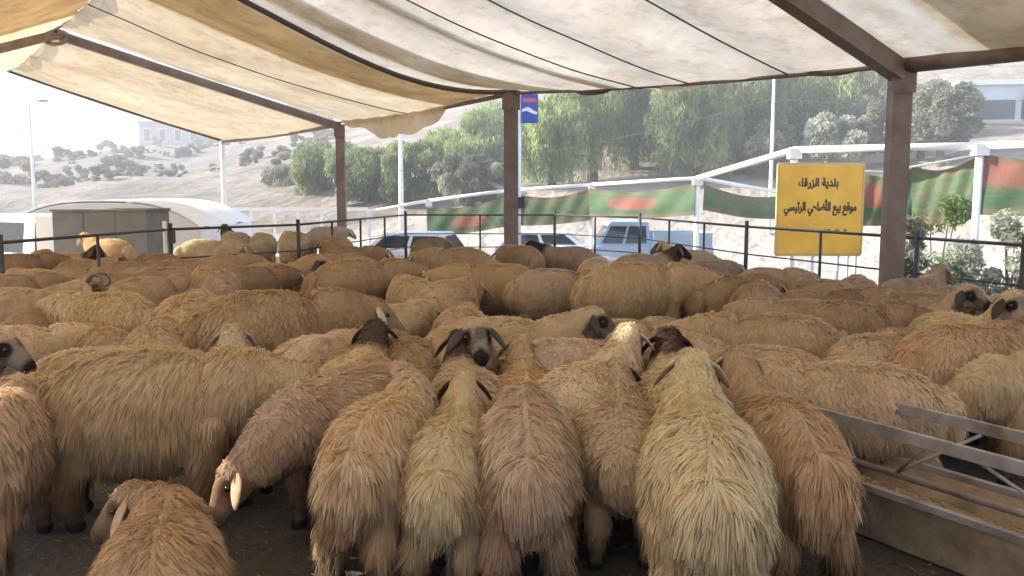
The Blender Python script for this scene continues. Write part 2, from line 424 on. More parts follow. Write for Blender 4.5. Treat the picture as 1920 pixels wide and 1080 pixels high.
# ------------------------------------------------------------------ pen fences
def fence(pts, label, extra=()):
    o = empty('pipe_fence', (pts[0][0], pts[0][1], 0)); tag(o, label, 'fence', 'dark steel rails round the pen')
    L = -Vector(o.location)
    for z, r in ((1.10, 0.022), (0.62, 0.013), (0.28, 0.013)):
        mb = MB()
        for a, b2 in zip(pts, pts[1:]): mb.tube([Vector((*a, z)) + L, Vector((*b2, z)) + L], r, 8)
        mb.build('rail', M['darksteel'], o, True)
    for a, b2 in zip(pts, pts[1:]):
        n = max(1, round((Vector(b2) - Vector(a)).length / 1.75))
        for k in range(n):
            q = Vector(a).lerp(Vector(b2), k / n)
            mb = MB(); h = 1.10 if k else 1.2
            mb.tube([Vector((q.x, q.y, 0)) + L, Vector((q.x, q.y, h)) + L], 0.024 if k else 0.036, 8); mb.build('post', M['darksteel'], o, True)
    return o
fl = fence(FENCE[0:3], 'dark pipe rail fence down the left side of the pen')
fb = fence(FENCE[2:5], 'dark pipe rail in front of the sunlit sheep at the back left')
fc = fence(FENCE[4:7], 'dark pipe rail along the back of the pen past the centre post')
fr = fence(FENCE[6:11], 'dark pipe rail fence down the right side in front of yellow sign')
q = Vector((-5.53, 14.42, 0)) - Vector(fb.location); mb = MB(); mb.box(q + Vector((0, 0, 0.98)), (0.09, 0.09, 0.2)); mb.build('gate_clamp', M['darksteel'], fb)
mb = MB(); mb.tube([q + Vector((-0.09, -0.05, 0)), q + Vector((-0.09, -0.05, 1.24))], 0.035, 8); mb.build('white_post', M['whitepipe'], fb, True)

# ------------------------------------------------------------------ white pipe stall frame with printed banners
GZ = -1.1
sp = {'a': at(692, 397, 30), 'b': at(804, 376, 29.2), 'c': at(952, 357, 28), 'd': at(1110, 346, 27), 'e': at(1308, 334, 24), 'f': at(1490, 281, 19), 'g': at(1838, 273, 17), 'h': at(2150, 265, 15.5), 'i': at(1460, 360, 27)}
sf = empty('stall_frame', (sp['e'].x, sp['e'].y, GZ)); tag(sf, 'white painted pipe frame of the stalls behind the pen', 'stall frame')
L = -Vector(sf.location)
for k in 'abcdefgh':
    q = sp[k]; r = 0.075 if k in 'efg' else 0.06
    mb = MB(); mb.tube([Vector((q.x, q.y, GZ - 0.6)) + L, q + L], r, 10); mb.build('post', M['whitepipe'], sf, True)
    mb = MB(); mb.box(q + L + Vector((0, 0, -0.08)), (r * 3.4, r * 3.0, 0.22)); mb.build('joint', M['whitepipe'], sf)
for a, b2 in ('ab', 'bc', 'cd', 'de', 'ef', 'fg', 'gh', 'ei'):
    mb = MB(); mb.tube([sp[a] + L, sp[b2] + L], 0.075 if a in 'efg' and b2 != 'i' else 0.055, 10); mb.build('rail', M['whitepipe'], sf, True)

def banner_mat(name, red_u, red_v):
    m, nt, ns, ls, p = newmat(name)
    uv = ns.new('ShaderNodeUVMap'); sx = ns.new('ShaderNodeSeparateXYZ'); ls.new(uv.outputs[0], sx.inputs[0])
    nz = ns.new('ShaderNodeTexNoise'); nz.inputs['Scale'].default_value = 6; nz.inputs['Detail'].default_value = 4
    ls.new(uv.outputs[0], nz.inputs['Vector'])
    wv = mathn(nt, 'ADD', sx.outputs[1], mathn(nt, 'MULTIPLY', mathn(nt, 'SUBTRACT', nz.outputs['Fac'], 0.5), 0.25))
    cr = ns.new('ShaderNodeValToRGB'); cr.color_ramp.interpolation = 'EASE'
    el = cr.color_ramp.elements
    stops = [(0.0, (0.10, 0.10, 0.045)), (0.08, (0.12, 0.11, 0.05)), (0.12, (0.07, 0.09, 0.04)), (0.18, (0.035, 0.09, 0.035)), (0.82, (0.05, 0.12, 0.048)), (0.88, (0.13, 0.125, 0.06)), (0.94, (0.08, 0.09, 0.045)), (1.0, (0.12, 0.11, 0.055))]
    el[0].position, el[0].color = stops[0][0], (*stops[0][1], 1); el[1].position, el[1].color = 1.0, (*stops[-1][1], 1)
    for pos, c in stops[1:-1]: e2 = el.new(pos); e2.color = (*c, 1)
    ls.new(wv, cr.inputs['Fac'])
    # swirls of gold brown print
    n3 = ns.new('ShaderNodeTexNoise'); n3.inputs['Scale'].default_value = 3.2; n3.inputs['Detail'].default_value = 3; n3.inputs['Distortion'].default_value = 1.6
    m3 = ns.new('ShaderNodeMapping'); m3.inputs['Scale'].default_value = (1.5, 2.2, 1); m3.inputs['Location'].default_value = (red_u * 3, red_v * 5, 0); ls.new(uv.outputs[0], m3.inputs[0]); ls.new(m3.outputs[0], n3.inputs['Vector'])
    g3 = ns.new('ShaderNodeMapRange'); g3.inputs[1].default_value = 0.46 if red_u > 1 else 0.56; g3.inputs[2].default_value = 0.62 if red_u > 1 else 0.70; ls.new(n3.outputs['Fac'], g3.inputs[0])
    basec = mix(nt, mathn(nt, 'MULTIPLY', g3.outputs[0], 0.8), cr.outputs['Color'], (0.15, 0.105, 0.045))
    # a patch of red script: pinkish ground with darker broken strokes
    dx = mathn(nt, 'MULTIPLY', mathn(nt, 'SUBTRACT', sx.outputs[0], red_u), 3.6); dy = mathn(nt, 'MULTIPLY', mathn(nt, 'SUBTRACT', sx.outputs[1], red_v), 3.6)
    d4 = mathn(nt, 'ADD', mathn(nt, 'POWER', mathn(nt, 'ABSOLUTE', dx), 3.0), mathn(nt, 'POWER', mathn(nt, 'ABSOLUTE', dy), 3.0))
    n2 = ns.new('ShaderNodeTexNoise'); n2.inputs['Scale'].default_value = 9; n2.inputs['Detail'].default_value = 5
    mp = ns.new('ShaderNodeMapping'); mp.inputs['Scale'].default_value = (2.2, 0.9, 1); ls.new(uv.outputs[0], mp.inputs[0]); ls.new(mp.outputs[0], n2.inputs['Vector'])
    pf_ = ns.new('ShaderNodeMapRange'); pf_.inputs[1].default_value = 1.55; pf_.inputs[2].default_value = 0.95; ls.new(mathn(nt, 'ADD', d4, mathn(nt, 'MULTIPLY', n2.outputs['Fac'], 1.3)), pf_.inputs[0])
    wv2 = ns.new('ShaderNodeTexWave'); wv2.inputs['Scale'].default_value = 4.5; wv2.inputs['Distortion'].default_value = 9; wv2.inputs['Detail'].default_value = 3; wv2.inputs['Detail Scale'].default_value = 2.0; ls.new(mp.outputs[0], wv2.inputs['Vector'])
    st = mathn(nt, 'GREATER_THAN', wv2.outputs['Fac'], 0.62)
    redc = mix(nt, mathn(nt, 'MULTIPLY', st, 0.85), (0.22, 0.10, 0.065), (0.32, 0.045, 0.04))
    ls.new(mix(nt, mathn(nt, 'MULTIPLY', pf_.outputs[0], 0.85), basec, redc), p.inputs['Base Color']); p.inputs['Roughness'].default_value = 0.7
    return m
def banner(a, b2, d0, d1, h, label, ru=0.5, rv=0.5):
    mb = MB(); A, B = Vector(a), Vector(b2)
    n = (B - A).cross(Vector((0, 0, 1))).normalized()
    def fn(s, t):
        q = A.lerp(B, s); top = lerp(d0, d1, s) + 0.16 * math.sin(PI * s)
        z = -top - h * (1 - t) * (1 - 0.12 * math.sin(PI * s))
        w = 0.035 * math.sin(s * 9 + t * 3) * (1 - 0.6 * t) + 0.015 * math.sin(s * 23 - t * 5)
        return q + Vector((0, 0, z)) + n * (0.12 + w)
    mb.grid(fn, 28, 10)
    o = mb.build('banner', banner_mat('banner_print', ru, rv), None, True); tag(o, label, 'banner', 'green printed banners hung on the white stall frame'); return o
banner(sp['b'], sp['c'], 0.22, 0.18, 0.95, 'green banner with red patch hung left of the centre post', 0.55, 0.42)
banner(sp['c'] + Vector((0.45, 0, 0)), sp['d'], 0.15, 0.12, 0.95, 'striped gold and green banner just right of the centre post', 2.5, 0.5)
banner(sp['d'], sp['e'], 0.12, 0.14, 0.85, 'green banner with red writing hung above the blue pickup', 0.42, 0.55)
banner(sp['e'] + Vector((0.1, 0.2, 0)), sp['i'], 0.15, 0.12, 0.7, 'gold edged banner sagging left of the yellow sign', 2.5, 0.5)
banner(at(1600, 318, 18.6), at(1715, 314, 18.2), 0.0, 0.0, 1.15, 'green banner with a red band right of the yellow sign', 0.3, 0.60)
banner(at(1716, 312, 18.2), at(1836, 292, 17.3), 0.0, 0.02, 1.2, 'plain green banner between brown post and white pole', 3.0, 0.6)
banner(sp['g'] + Vector((0.08, 0.1, 0)), sp['h'], 0.15, 0.15, 1.15, 'dark red and green banner at the right edge', 0.16, 0.72)
rail2 = MB(); rail2.tube([at(1505, 316, 18.6), at(1660, 322, 18.4), at(1836, 290, 17.3)], 0.022, 6)
tag(rail2.build('banner_rope', M['whitepipe'], None, True), 'pale rope the green banners hang from, beside the yellow sign', 'rope')

# ------------------------------------------------------------------ yellow sign
SG = empty('yellow_sign', (6.05, 17.5, GZ)); tag(SG, 'yellow sign board with black Arabic writing on white legs', 'sign')
tl, br = at(1460, 309, 17.5), at(1612, 476, 17.5)
cx, cz, w, h = (tl.x + br.x) / 2, (tl.z + br.z) / 2, br.x - tl.x, tl.z - br.z
L = -Vector(SG.location)
m, nt, ns, ls, p = newmat('yellow_board'); c, _ = noise_col(nt, (0.68, 0.32, 0.02), (0.86, 0.46, 0.035), 1.3, detail=8, lo=.3, hi=.6); ls.new(c, p.inputs['Base Color']); p.inputs['Roughness'].default_value = 0.45
mb = MB(); mb.box(Vector((cx, 17.5, cz)) + L, (w, 0.04, h)); mb.build('board', m, SG, bevel=0.012)
M['edge'] = simple('sign_edge', (0.50, 0.40, 0.16), None, rough=0.5)
for a, b2 in (((-.5, -.5), (.5, -.5)), ((.5, -.5), (.5, .5)), ((.5, .5), (-.5, .5)), ((-.5, .5), (-.5, -.5))):
    mb = MB(); A = Vector((cx + a[0] * (w + .02), 17.5, cz + a[1] * (h + .02))) + L; B = Vector((cx + b2[0] * (w + .02), 17.5, cz + b2[1] * (h + .02))) + L
    mb.bar(A, B, 0.07, 0.03, (0, 1, 0)) if abs(a[1] - b2[1]) < .1 else mb.bar(A, B, 0.03, 0.07, (0, 1, 0)); mb.build('border', M['edge'], SG)
for dx in (-0.5, -0.08, 0.42, 0.62, 0.78):
    mb = MB(); mb.box(Vector((cx + dx, 17.56, (GZ - 0.3 + cz - h * .2) / 2)) + L, (0.045 if dx < .6 else 0.03, 0.04, cz - h * .2 - GZ + 0.3)); mb.build('leg', M['whitepipe'], SG)
M['ink'] = simple('black_paint', (0.035, 0.02, 0.01), None, rough=0.6); M['faintink'] = simple('faded_paint', (0.20, 0.115, 0.03), None, rough=0.6)
FORMS = {'ا': 0xFE8D, 'أ': 0xFE83, 'ب': 0xFE8F, 'ة': 0xFE93, 'ح': 0xFEA1, 'د': 0xFEA9, 'ر': 0xFEAD, 'ز': 0xFEAF, 'س': 0xFEB1, 'ض': 0xFEBD, 'ع': 0xFEC9, 'ق': 0xFED5, 'ل': 0xFEDD, 'م': 0xFEE1, 'و': 0xFEED, 'ي': 0xFEF1, 'ء': 0xFE80, 'ئ': 0xFE89}
NOJOIN = set('اأدرزوءة')
def shape_ar(txt):
    """joined letter forms, in left to right order"""
    out = []
    for word in txt.split(' '):
        ws = []; n = len(word)
        for i, ch in enumerate(word):
            pj = i > 0 and word[i - 1] not in NOJOIN and ch != 'ء'
            nj = i < n - 1 and ch not in NOJOIN and word[i + 1] != 'ء'
            base = FORMS[ch]
            if ch == 'ء': ws.append(chr(base)); continue
            if ch in NOJOIN: ws.append(chr(base + (1 if pj else 0)))
            else: ws.append(chr(base + (3 if pj and nj else 2 if nj else 1 if pj else 0)))
        s = ''.join(ws)
        out.append(s)
    return ' '.join(out)[::-1]
def letters(txt, cxx, czz, width, hscale, mat, name='lettering', bold=0.014):
    cu = bpy.data.curves.new(name, 'FONT'); cu.body = txt; cu.size = 1.0; cu.offset = bold; cu.extrude = 0.0
    o = bpy.data.objects.new('tmp_text', cu); COL.objects.link(o); bpy.context.view_layer.update()
    dg = bpy.context.evaluated_depsgraph_get(); me = bpy.data.meshes.new_from_object(o.evaluated_get(dg))
    bpy.data.objects.remove(o); bpy.data.curves.remove(cu)
    n = len(me.vertices); co = np.empty(n * 3, dtype=np.float32); me.vertices.foreach_get('co', co); co = co.reshape(-1, 3)
    lo, hi = co.min(0), co.max(0); k = width / (hi[0] - lo[0])
    x = (co[:, 0] - (lo[0] + hi[0]) / 2) * k; z = (co[:, 1] - (lo[1] + hi[1]) / 2) * k * hscale
    # painted twice with a heavy brush: three strokes laid a little apart
    fs = [tuple(pl.vertices) for pl in me.polygons]; mb = MB()
    for q, (ox, oz) in enumerate(((0, 0), (0.011, 0.0), (0.004, 0.012))):
        mb.add([(xx + cxx + L.x + ox, 17.5 - 0.0245 - 0.0012 * q + L.y, zz + czz + L.z + oz) for xx, zz in zip(x, z)], fs)
    return mb.build(name, mat, SG)
letters(shape_ar('بلدية الزرقاء'), cx - 0.06, cz + h * 0.29, 0.80, 1.25, M['ink'])
letters(shape_ar('موقع بيع الأضاحي الرئيسي'), cx + 0.0, cz + h * 0.02, 1.42, 1.7, M['ink'])
# the small bottom line is too blurred to read: faint broken strokes
mb = MB(); random.seed(3)
x = cx - 0.55
while x < cx + 0.55:
    ww = random.uniform(0.03, 0.11); hh = random.uniform(0.02, 0.05)
    mb.box(Vector((x + ww / 2, 17.5 - 0.0225, cz - h * 0.235 + random.uniform(-.015, .015))) + L, (ww, 0.004, hh)); x += ww + random.choice([0.02, 0.03, 0.08])
mb.build('faded_line', M['faintink'], SG)

# ------------------------------------------------------------------ poles, blue sign, wires
def lamp_pole(u, vtop, d, base_z, r, label, arm=1):
    q = at(u, vtop, d); o = empty('street_lamp', (q.x, q.y, base_z)); tag(o, label, 'lamp post')
    hgt = q.z - base_z
    mb = MB(); mb.tube([(0, 0, -0.5), (0, 0, hgt * 0.5), (0, 0, hgt)], [r * 1.25, r, r * 0.7], 10); mb.build('pole', M['whitepipe'], o, True)
    mb = MB(); mb.tube([(0, 0, hgt - 0.05), (arm * 0.25, 0, hgt + 0.1), (arm * 0.5, 0, hgt + 0.14)], r * 0.5, 8); mb.build('arm', M['whitepipe'], o, True)
    mb = MB(); mb.box((arm * 0.65, 0, hgt + 0.14), (0.4, 0.18, 0.08), taper=0.7); mb.build('lamp_head', M['galv'], o)
    return o
lamp_pole(750, 205, 36, GZ, 0.10, 'white lamp post in front of the trees left of the centre post', -1)
lamp_pole(54, 195, 40, GZ, 0.07, 'thin pale lamp post against the sky at the left', 1)
lamp_pole(1452, 130, 36, 0.0, 0.07, 'thin white lamp post above the yellow sign', -1)
q = at(980, 178, 23.5); bs = empty('blue_sign', (q.x - 0.12, q.y, GZ)); tag(bs, 'small blue sign on a white pole beside the centre post', 'sign')
mb = MB(); mb.tube([(0, 0, -0.4), (0, 0, q.z - GZ)], 0.085, 10); mb.build('pole', M['whitepipe'], bs, True)
m, nt, ns, ls, p = newmat('blue_board'); p.inputs['Base Color'].default_value = (0.03, 0.07, 0.35, 1); p.inputs['Roughness'].default_value = 0.4
mb = MB(); mb.box((0.30, -0.06, q.z - GZ - 0.36), (0.44, 0.04, 0.74)); mb.build('board', m, bs)
mb = MB(); mb.box((0.30, -0.083, q.z - GZ - 0.14), (0.34, 0.004, 0.10)); mb.build('red_mark', simple('red_print', (0.55, 0.12, 0.16), None, rough=0.5), bs)
mb = MB(); mb.grid(lambda s, t: Vector((0.30 + (s - .5) * 0.4, -0.084, q.z - GZ - 0.42 + 0.05 * math.sin(s * 5) + (t - .5) * 0.12 * (1 - abs(s - .5)))), 8, 2); mb.build('white_mark', M['white'], bs)
mb = MB(); mb.box((0.02, -0.1, 2.5), (0.3, 0.15, 0.3)); mb.build('junction_box', M['darksteel'], bs)
wq = [at(1060, 300, 40), at(1250, 262, 38), at(1500, 186, 34), at(1900, 60, 28)]
for i, (a, b2, sg) in enumerate(((at(640, 330, 34), at(1450, 185, 36), 0.5), (at(1452, 186, 36), at(2100, 170, 40), 0.4))):
    mb = MB(); mb.tube([a.lerp(b2, k / 16) - Vector((0, 0, sg * math.sin(PI * k / 16))) for k in range(17)], 0.011, 5)
    tag(mb.build('power_wire', M['conc'], None, True), ('thin wire crossing in front of the willow like trees', 'thin wire running right from the lamp post above the sign')[i], 'wire')

# ------------------------------------------------------------------ vehicles
def extrude_profile(pts, w, bevel=0.04):
    mb = MB(); n = len(pts)
    vs = [(-w / 2, y, z) for y, z in pts] + [(w / 2, y, z) for y, z in pts]
    mb.add(vs, [tuple(range(n - 1, -1, -1)), tuple(range(n, 2 * n))] + [(i, (i + 1) % n, n + (i + 1) % n, n + i) for i in range(n)]); return mb
def car(name, loc, rz, label, cat, body, cabin, wheels, w, paint, bed=None):
    o = empty(name, loc, rz); tag(o, label, cat)
    extrude_profile(body, w).build('body', paint, o, bevel=0.05)
    mb = extrude_profile(cabin, w * 0.9)
    # lean the cabin sides in towards the roof
    zs = [p[1] for p in cabin]; z0, z1 = min(zs), max(zs)
    mb.v = [(x * (1 - 0.16 * (z - z0) / (z1 - z0)), y, z) for x, y, z in mb.v]
    mb.build('cabin', paint, o, bevel=0.04)
    yl = [p[0] for p in cabin]; ya, yb = min(yl), max(yl); zt = z0 + (z1 - z0) * 0.82; zb = z0 + (z1 - z0) * 0.16
    top = sorted([p for p in cabin if p[1] > z1 - 0.08]); ta, tb = top[0][0], top[-1][0]
    def edge(zz): k = (zz - z0) / (z1 - z0); return lerp(ya, ta, k), lerp(yb, tb, k), w * 0.45 * (1 - 0.16 * k)
    a0, b0, x0 = edge(zb); a1, b1, x1 = edge(zt)
    for sx in (-1, 1):
        for f0, f1 in ((0.08, 0.48), (0.53, 0.92)):
            mb = MB(); mb.add([(sx * (x0 + .008), lerp(a0, b0, f0), zb), (sx * (x0 + .008), lerp(a0, b0, f1), zb), (sx * (x1 + .008), lerp(a1, b1, f1), zt), (sx * (x1 + .008), lerp(a1, b1, f0), zt)], [(0, 1, 2, 3)]); mb.build('side_window', M['glass'], o)
    for nm, (p0, p1), sg in (('windscreen', (b0, b1), 1), ('rear_window', (a0, a1), -1)):
        mb = MB(); mb.add([(-x0 * .88, p0 + sg * .01, zb), (x0 * .88, p0 + sg * .01, zb), (x1 * .88, p1 + sg * .01, zt), (-x1 * .88, p1 + sg * .01, zt)], [(0, 1, 2, 3)]); mb.build(nm, M['glass'], o)
    for sx in (-1, 1):
        for y in wheels:
            mb = MB(); mb.tube([(sx * w * 0.40, y, 0.33), (sx * w * 0.505, y, 0.33)], 0.33, 18); wh = mb.build('wheel', M['tyre'], o)
            mb = MB(); mb.tube([(sx * w * 0.50, y, 0.33), (sx * w * 0.515, y, 0.33)], 0.2, 12); mb.build('rim', M['galv'], wh)
        mb = MB(); mb.box((sx * w * 0.36, body[-1][0] if False else max(p[0] for p in body) - 0.01, 0.68), (0.3, 0.05, 0.14)); mb.build('headlight', M['white'], o)
    if bed:
        mb = MB(); y0, y1, zz = bed
        mb.box((-w / 2 + .04, (y0 + y1) / 2, zz + .22), (.06, y1 - y0, .46)); mb.box((w / 2 - .04, (y0 + y1) / 2, zz + .22), (.06, y1 - y0, .46)); mb.box((0, y0 + .03, zz + .22), (w - .16, .06, .46)); mb.build('load_bed', paint, o)
    return o
blue = simple('pale_blue_paint', (0.30, 0.40, 0.50), (0.36, 0.46, 0.56), 1.5, 0.5); white = M['white']
q = at(1185, 412, 28)
car('pickup_truck', (q.x, q.y, -1.05), R(90), 'pale blue pickup parked behind the pen rail under the red lettered banner', 'pickup truck',
    [(-2.4, .42), (2.4, .42), (2.45, .9), (1.1, 1.08), (-2.4, 1.05)], [(-0.5, 1.02), (1.25, 1.04), (0.75, 1.82), (-0.42, 1.82)], (-1.5, 1.55), 1.8, blue, (-2.35, -0.55, 1.02))
hatch_body = [(-2.0, .38), (2.0, .38), (2.05, .75), (0.95, .98), (-2.0, .98)]
q = at(752, 430, 27.5)
car('parked_car', (q.x, q.y, -1.05), R(78), 'white car parked behind the back rail left of the centre post', 'car', hatch_body, [(-1.9, .94), (1.0, .94), (0.3, 1.5), (-1.5, 1.5)], (-1.25, 1.3), 1.7, white)
q = at(1052, 448, 27)
car('parked_car', (q.x, q.y + 2.5, -1.05), R(-95), 'white car behind the rail right of the centre post', 'car', hatch_body, [(-1.9, .94), (1.0, .94), (0.3, 1.42), (-1.5, 1.42)], (-1.25, 1.3), 1.7, white)
q = at(30, 400, 23)
car('parked_van', (q.x - 0.3, q.y, -1.05), R(60), 'white van at the left edge beyond the rail', 'van', [(-2.4, .4), (2.4, .4), (2.45, 1.0), (1.6, 1.15), (-2.4, 1.2)], [(-2.38, 1.1), (1.9, 1.1), (1.1, 2.15), (-2.3, 2.2)], (-1.5, 1.6), 1.85, white)
# white tarpaulin shelter with a low arched roof
q = at(262, 395, 27); ts = empty('tarp_shelter', (q.x, q.y, -1.05)); tag(ts, 'low white tarpaulin shelter with arched roof behind the grey block', 'shelter')
M['tarp'] = simple('white_tarp', (0.72, 0.74, 0.80), (0.80, 0.81, 0.84), 1.2, 0.5, 0, 0.2, 4)
def arch(s, t):
    x = (s - .5) * 5.4; k = 1 - abs(2 * s - 1) ** 3.0
    return Vector((x, (t - .5) * 5, 1.75 + 0.72 * k + 0.03 * math.sin(t * 20)))
mb = MB(); mb.grid(arch, 26, 10); mb.build('roof_sheet', M['tarp'], ts, True)
for sx in (-1, 1):
    mb = MB(); mb.grid(lambda s, t: Vector((sx * 2.7 + 0.03 * math.sin(s * 30), (s - .5) * 5, -0.3 + t * 2.04)), 20, 4); mb.build('side_sheet', M['tarp'], ts, True)
mb = MB(); mb.grid(lambda s, t: Vector(((s - .5) * 5.4, 2.46 + 0.03 * math.sin(s * 40), lerp(-0.3, 1.74 + 0.7 * (1 - abs(2 * s - 1) ** 3.0), t))), 24, 6); mb.build('back_sheet', M['tarp'], ts, True)
mb = MB(); mb.grid(lambda s, t: Vector(((s - .5) * 5.4, -2.49 + 0.01 * math.sin(s * 30), lerp(-0.3, 1.74 + 0.7 * (1 - abs(2 * s - 1) ** 3.0), t))), 24, 6); mb.build('front_sheet', M['tarp'], ts, True)
for sx in (-1, 0, 1):
    mb = MB(); mb.tube([(sx * 2.66, -2.45, -0.3), (sx * 2.66, -2.45, 1.74 + (0.70 if sx == 0 else 0))], 0.04, 8); mb.build('pole', M['whitepipe'], ts, True)
# plain grey block; its sunlit end is painted as a white panel
q0, q1 = at(97, 397, 20.5), at(273, 397, 20.5)
gb = empty('concrete_hut', ((q0.x + q1.x) / 2, 20.5 + 0.7, -0.4)); tag(gb, 'plain grey concrete block hut beyond the left rail', 'hut')
ww = q1.x - q0.x; hh = q0.z + 0.4
mb = MB(); mb.box((0, 0, hh / 2), (ww, 1.4, hh)); mb.build('wall', M['conc'], gb, bevel=0.01)
mb = MB(); mb.box((0, 0, hh + 0.03), (ww + 0.06, 1.46, 0.05)); mb.build('top_slab', M['conc'], gb)
mb = MB(); mb.box((-ww / 2 - 0.22, -0.2, hh / 2 - .05), (0.40, 0.9, hh - .1)); mb.build('painted_sunlit_end', M['white'], gb)
for dx in (-.17, .17):
    mb = MB(); mb.box((dx * ww, -0.703, hh / 2), (0.02, 0.006, hh)); mb.build('joint', M['darksteel'], gb)
# far white guard rail
a, b2 = at(425, 392, 33), at(690, 392, 33)
gr = empty('guard_rail', ((a.x + b2.x) / 2, 33, -1.05)); tag(gr, 'long white guard rail in front of the dusty hillside', 'guard rail'); L2 = -Vector(gr.location)
mb = MB(); mb.bar(a + L2, b2 + L2, 0.06, 0.12); mb.build('rail', M['white'], gr)
for k in range(7):
    q = a.lerp(b2, k / 6) + L2; mb = MB(); mb.box((q.x, q.y + .04, (q.z - .3) / 2), (.08, .08, q.z + .3)); mb.build('post', M['white'], gr)

# ------------------------------------------------------------------ trees and shrubs
def quads_mesh(name, C, U, V, mat, extra=None):
    """one leaf quad per row: centre C, half axes U and V"""
    n = len(C); P = np.empty((n, 4, 3), dtype=np.float32)
    P[:, 0] = C - U * 0.6 - V; P[:, 1] = C + U * 0.6 - V * 0.6; P[:, 2] = C + U * 0.5 + V; P[:, 3] = C - U * 0.5 + V * 0.7
    me = bpy.data.meshes.new(name); me.vertices.add(n * 4); me.loops.add(n * 4); me.polygons.add(n)
    me.vertices.foreach_set('co', P.ravel()); me.loops.foreach_set('vertex_index', np.arange(n * 4, dtype=np.int32))
    me.polygons.foreach_set('loop_start', np.arange(0, n * 4, 4, dtype=np.int32))
    me.materials.append(mat); me.update(calc_edges=True); return me
def crown_mesh(name, rx, rz, cz, n, leaf, mat, seed, hang=0.0, lobes=14):
    rg = np.random.default_rng(seed)
    # lobes spread through the crown, leaf clumps on each lobe's outside
    a = rg.uniform(0, 2 * PI, lobes); hgt = rg.uniform(-0.85, 0.9, lobes); rad = np.sqrt(np.clip(1 - hgt ** 2, 0.05, 1)) * rg.uniform(0.35, 0.85, lobes)
    LC = np.stack([np.cos(a) * rad * rx, np.sin(a) * rad * rx, cz + hgt * rz * 0.8], 1); LR = rg.uniform(0.26, 0.46, lobes) * min(rx, rz)
    li = rg.integers(0, lobes, n); d = rg.normal(size=(n, 3)); d /= np.linalg.norm(d, axis=1)[:, None]
    C = LC[li] + d * (LR[li] * rg.uniform(0.45, 1.05, n) ** 0.6)[:, None] * np.array([1, 1, 0.85])
    if hang > 0:
        # strands hanging from the lobes
        ns = n // 10; src = rg.integers(0, n, ns); base = C[src]; ln = rg.uniform(0.3, 1.0, ns) * hang
        k = rg.uniform(0, 1, (ns, 9)); S = base[:, None, :] + np.stack([rg.normal(0, .08, (ns, 9)), rg.normal(0, .08, (ns, 9)), -k * ln[:, None]], 2)
        C = np.concatenate([C, S.reshape(-1, 3)])
    C = C[C[:, 2] > cz - rz * 1.25]
    n = len(C); U = rg.normal(size=(n, 3)); U /= np.linalg.norm(U, axis=1)[:, None]; W = rg.normal(size=(n, 3)); V = np.cross(U, W); V /= np.linalg.norm(V, axis=1)[:, None]
    s = leaf * rg.uniform(0.6, 1.3, n)[:, None]
    if hang > 0: V = V * 0.5 + np.array([0, 0, -1.0]); V /= np.linalg.norm(V, axis=1)[:, None]
    return quads_mesh(name, C.astype(np.float32), U * s * 0.55, V * s, mat), LC
def trunk_mesh(h, r, LC, seed):
    rg = random.Random(seed); mb = MB()
    top = Vector((rg.uniform(-.2, .2), rg.uniform(-.2, .2), h))
    mb.tube([(0, 0, -0.8), (0.03, 0.02, 0.3), top * 0.5 + Vector((rg.uniform(-.1, .1), 0, 0)), top], [r * 1.3, r, r * 0.8, r * 0.6], 9)
    for q in LC[:9]:
        q = Vector(q); mid = top.lerp(q, 0.5) + Vector((0, 0, -0.15)); mb.tube([top * 0.95, mid, q], [r * 0.45, r * 0.28, r * 0.08], 6)
    return mb.mesh('trunk', M['bark'], True)
LEAF = {'bright': leaf_mat('bright_leaf', (0.16, 0.23, 0.07), (0.44, 0.50, 0.21)), 'mid': leaf_mat('mid_leaf', (0.11, 0.155, 0.065), (0.36, 0.40, 0.19)), 'grey': leaf_mat('grey_leaf', (0.14, 0.15, 0.10), (0.38, 0.38, 0.27)), 'pale': leaf_mat('pale_leaf', (0.20, 0.23, 0.15), (0.52, 0.53, 0.43), 1.5), 'dry': leaf_mat('dry_leaf', (0.24, 0.21, 0.14), (0.38, 0.34, 0.24), 0.5)}
def tree(u, vtop, vbase, d, width_px, leaf, label, seed, hang=0.0, n=9000, lf=0.16, name='tree', trunk_frac=0.35, group=None, lobes=16):
    q = at(u, vbase, d); top = at(u, vtop, d); H = top.z - q.z; rx = width_px / 2 * d / FPX
    gz = min(ground_z(q.x, q.y), q.z)
    o = empty(name, (q.x, q.y, gz), random.Random(seed).uniform(0, 6)); tag(o, label, 'tree', group)
    Hf = top.z - gz; cz = Hf * (0.5 + trunk_frac / 2); rz = Hf * (0.5 - trunk_frac / 2)
    cm, LC = crown_mesh('crown', rx, rz, cz, n, lf, LEAF[leaf], seed, hang, lobes)
    link('trunk', trunk_mesh(max(0.3, cz - rz * 0.6), 0.035 * Hf ** 1.0 + 0.05, LC, seed), o)
    link('crown', cm, o); return o
G = 'trees on the bank behind the stalls'
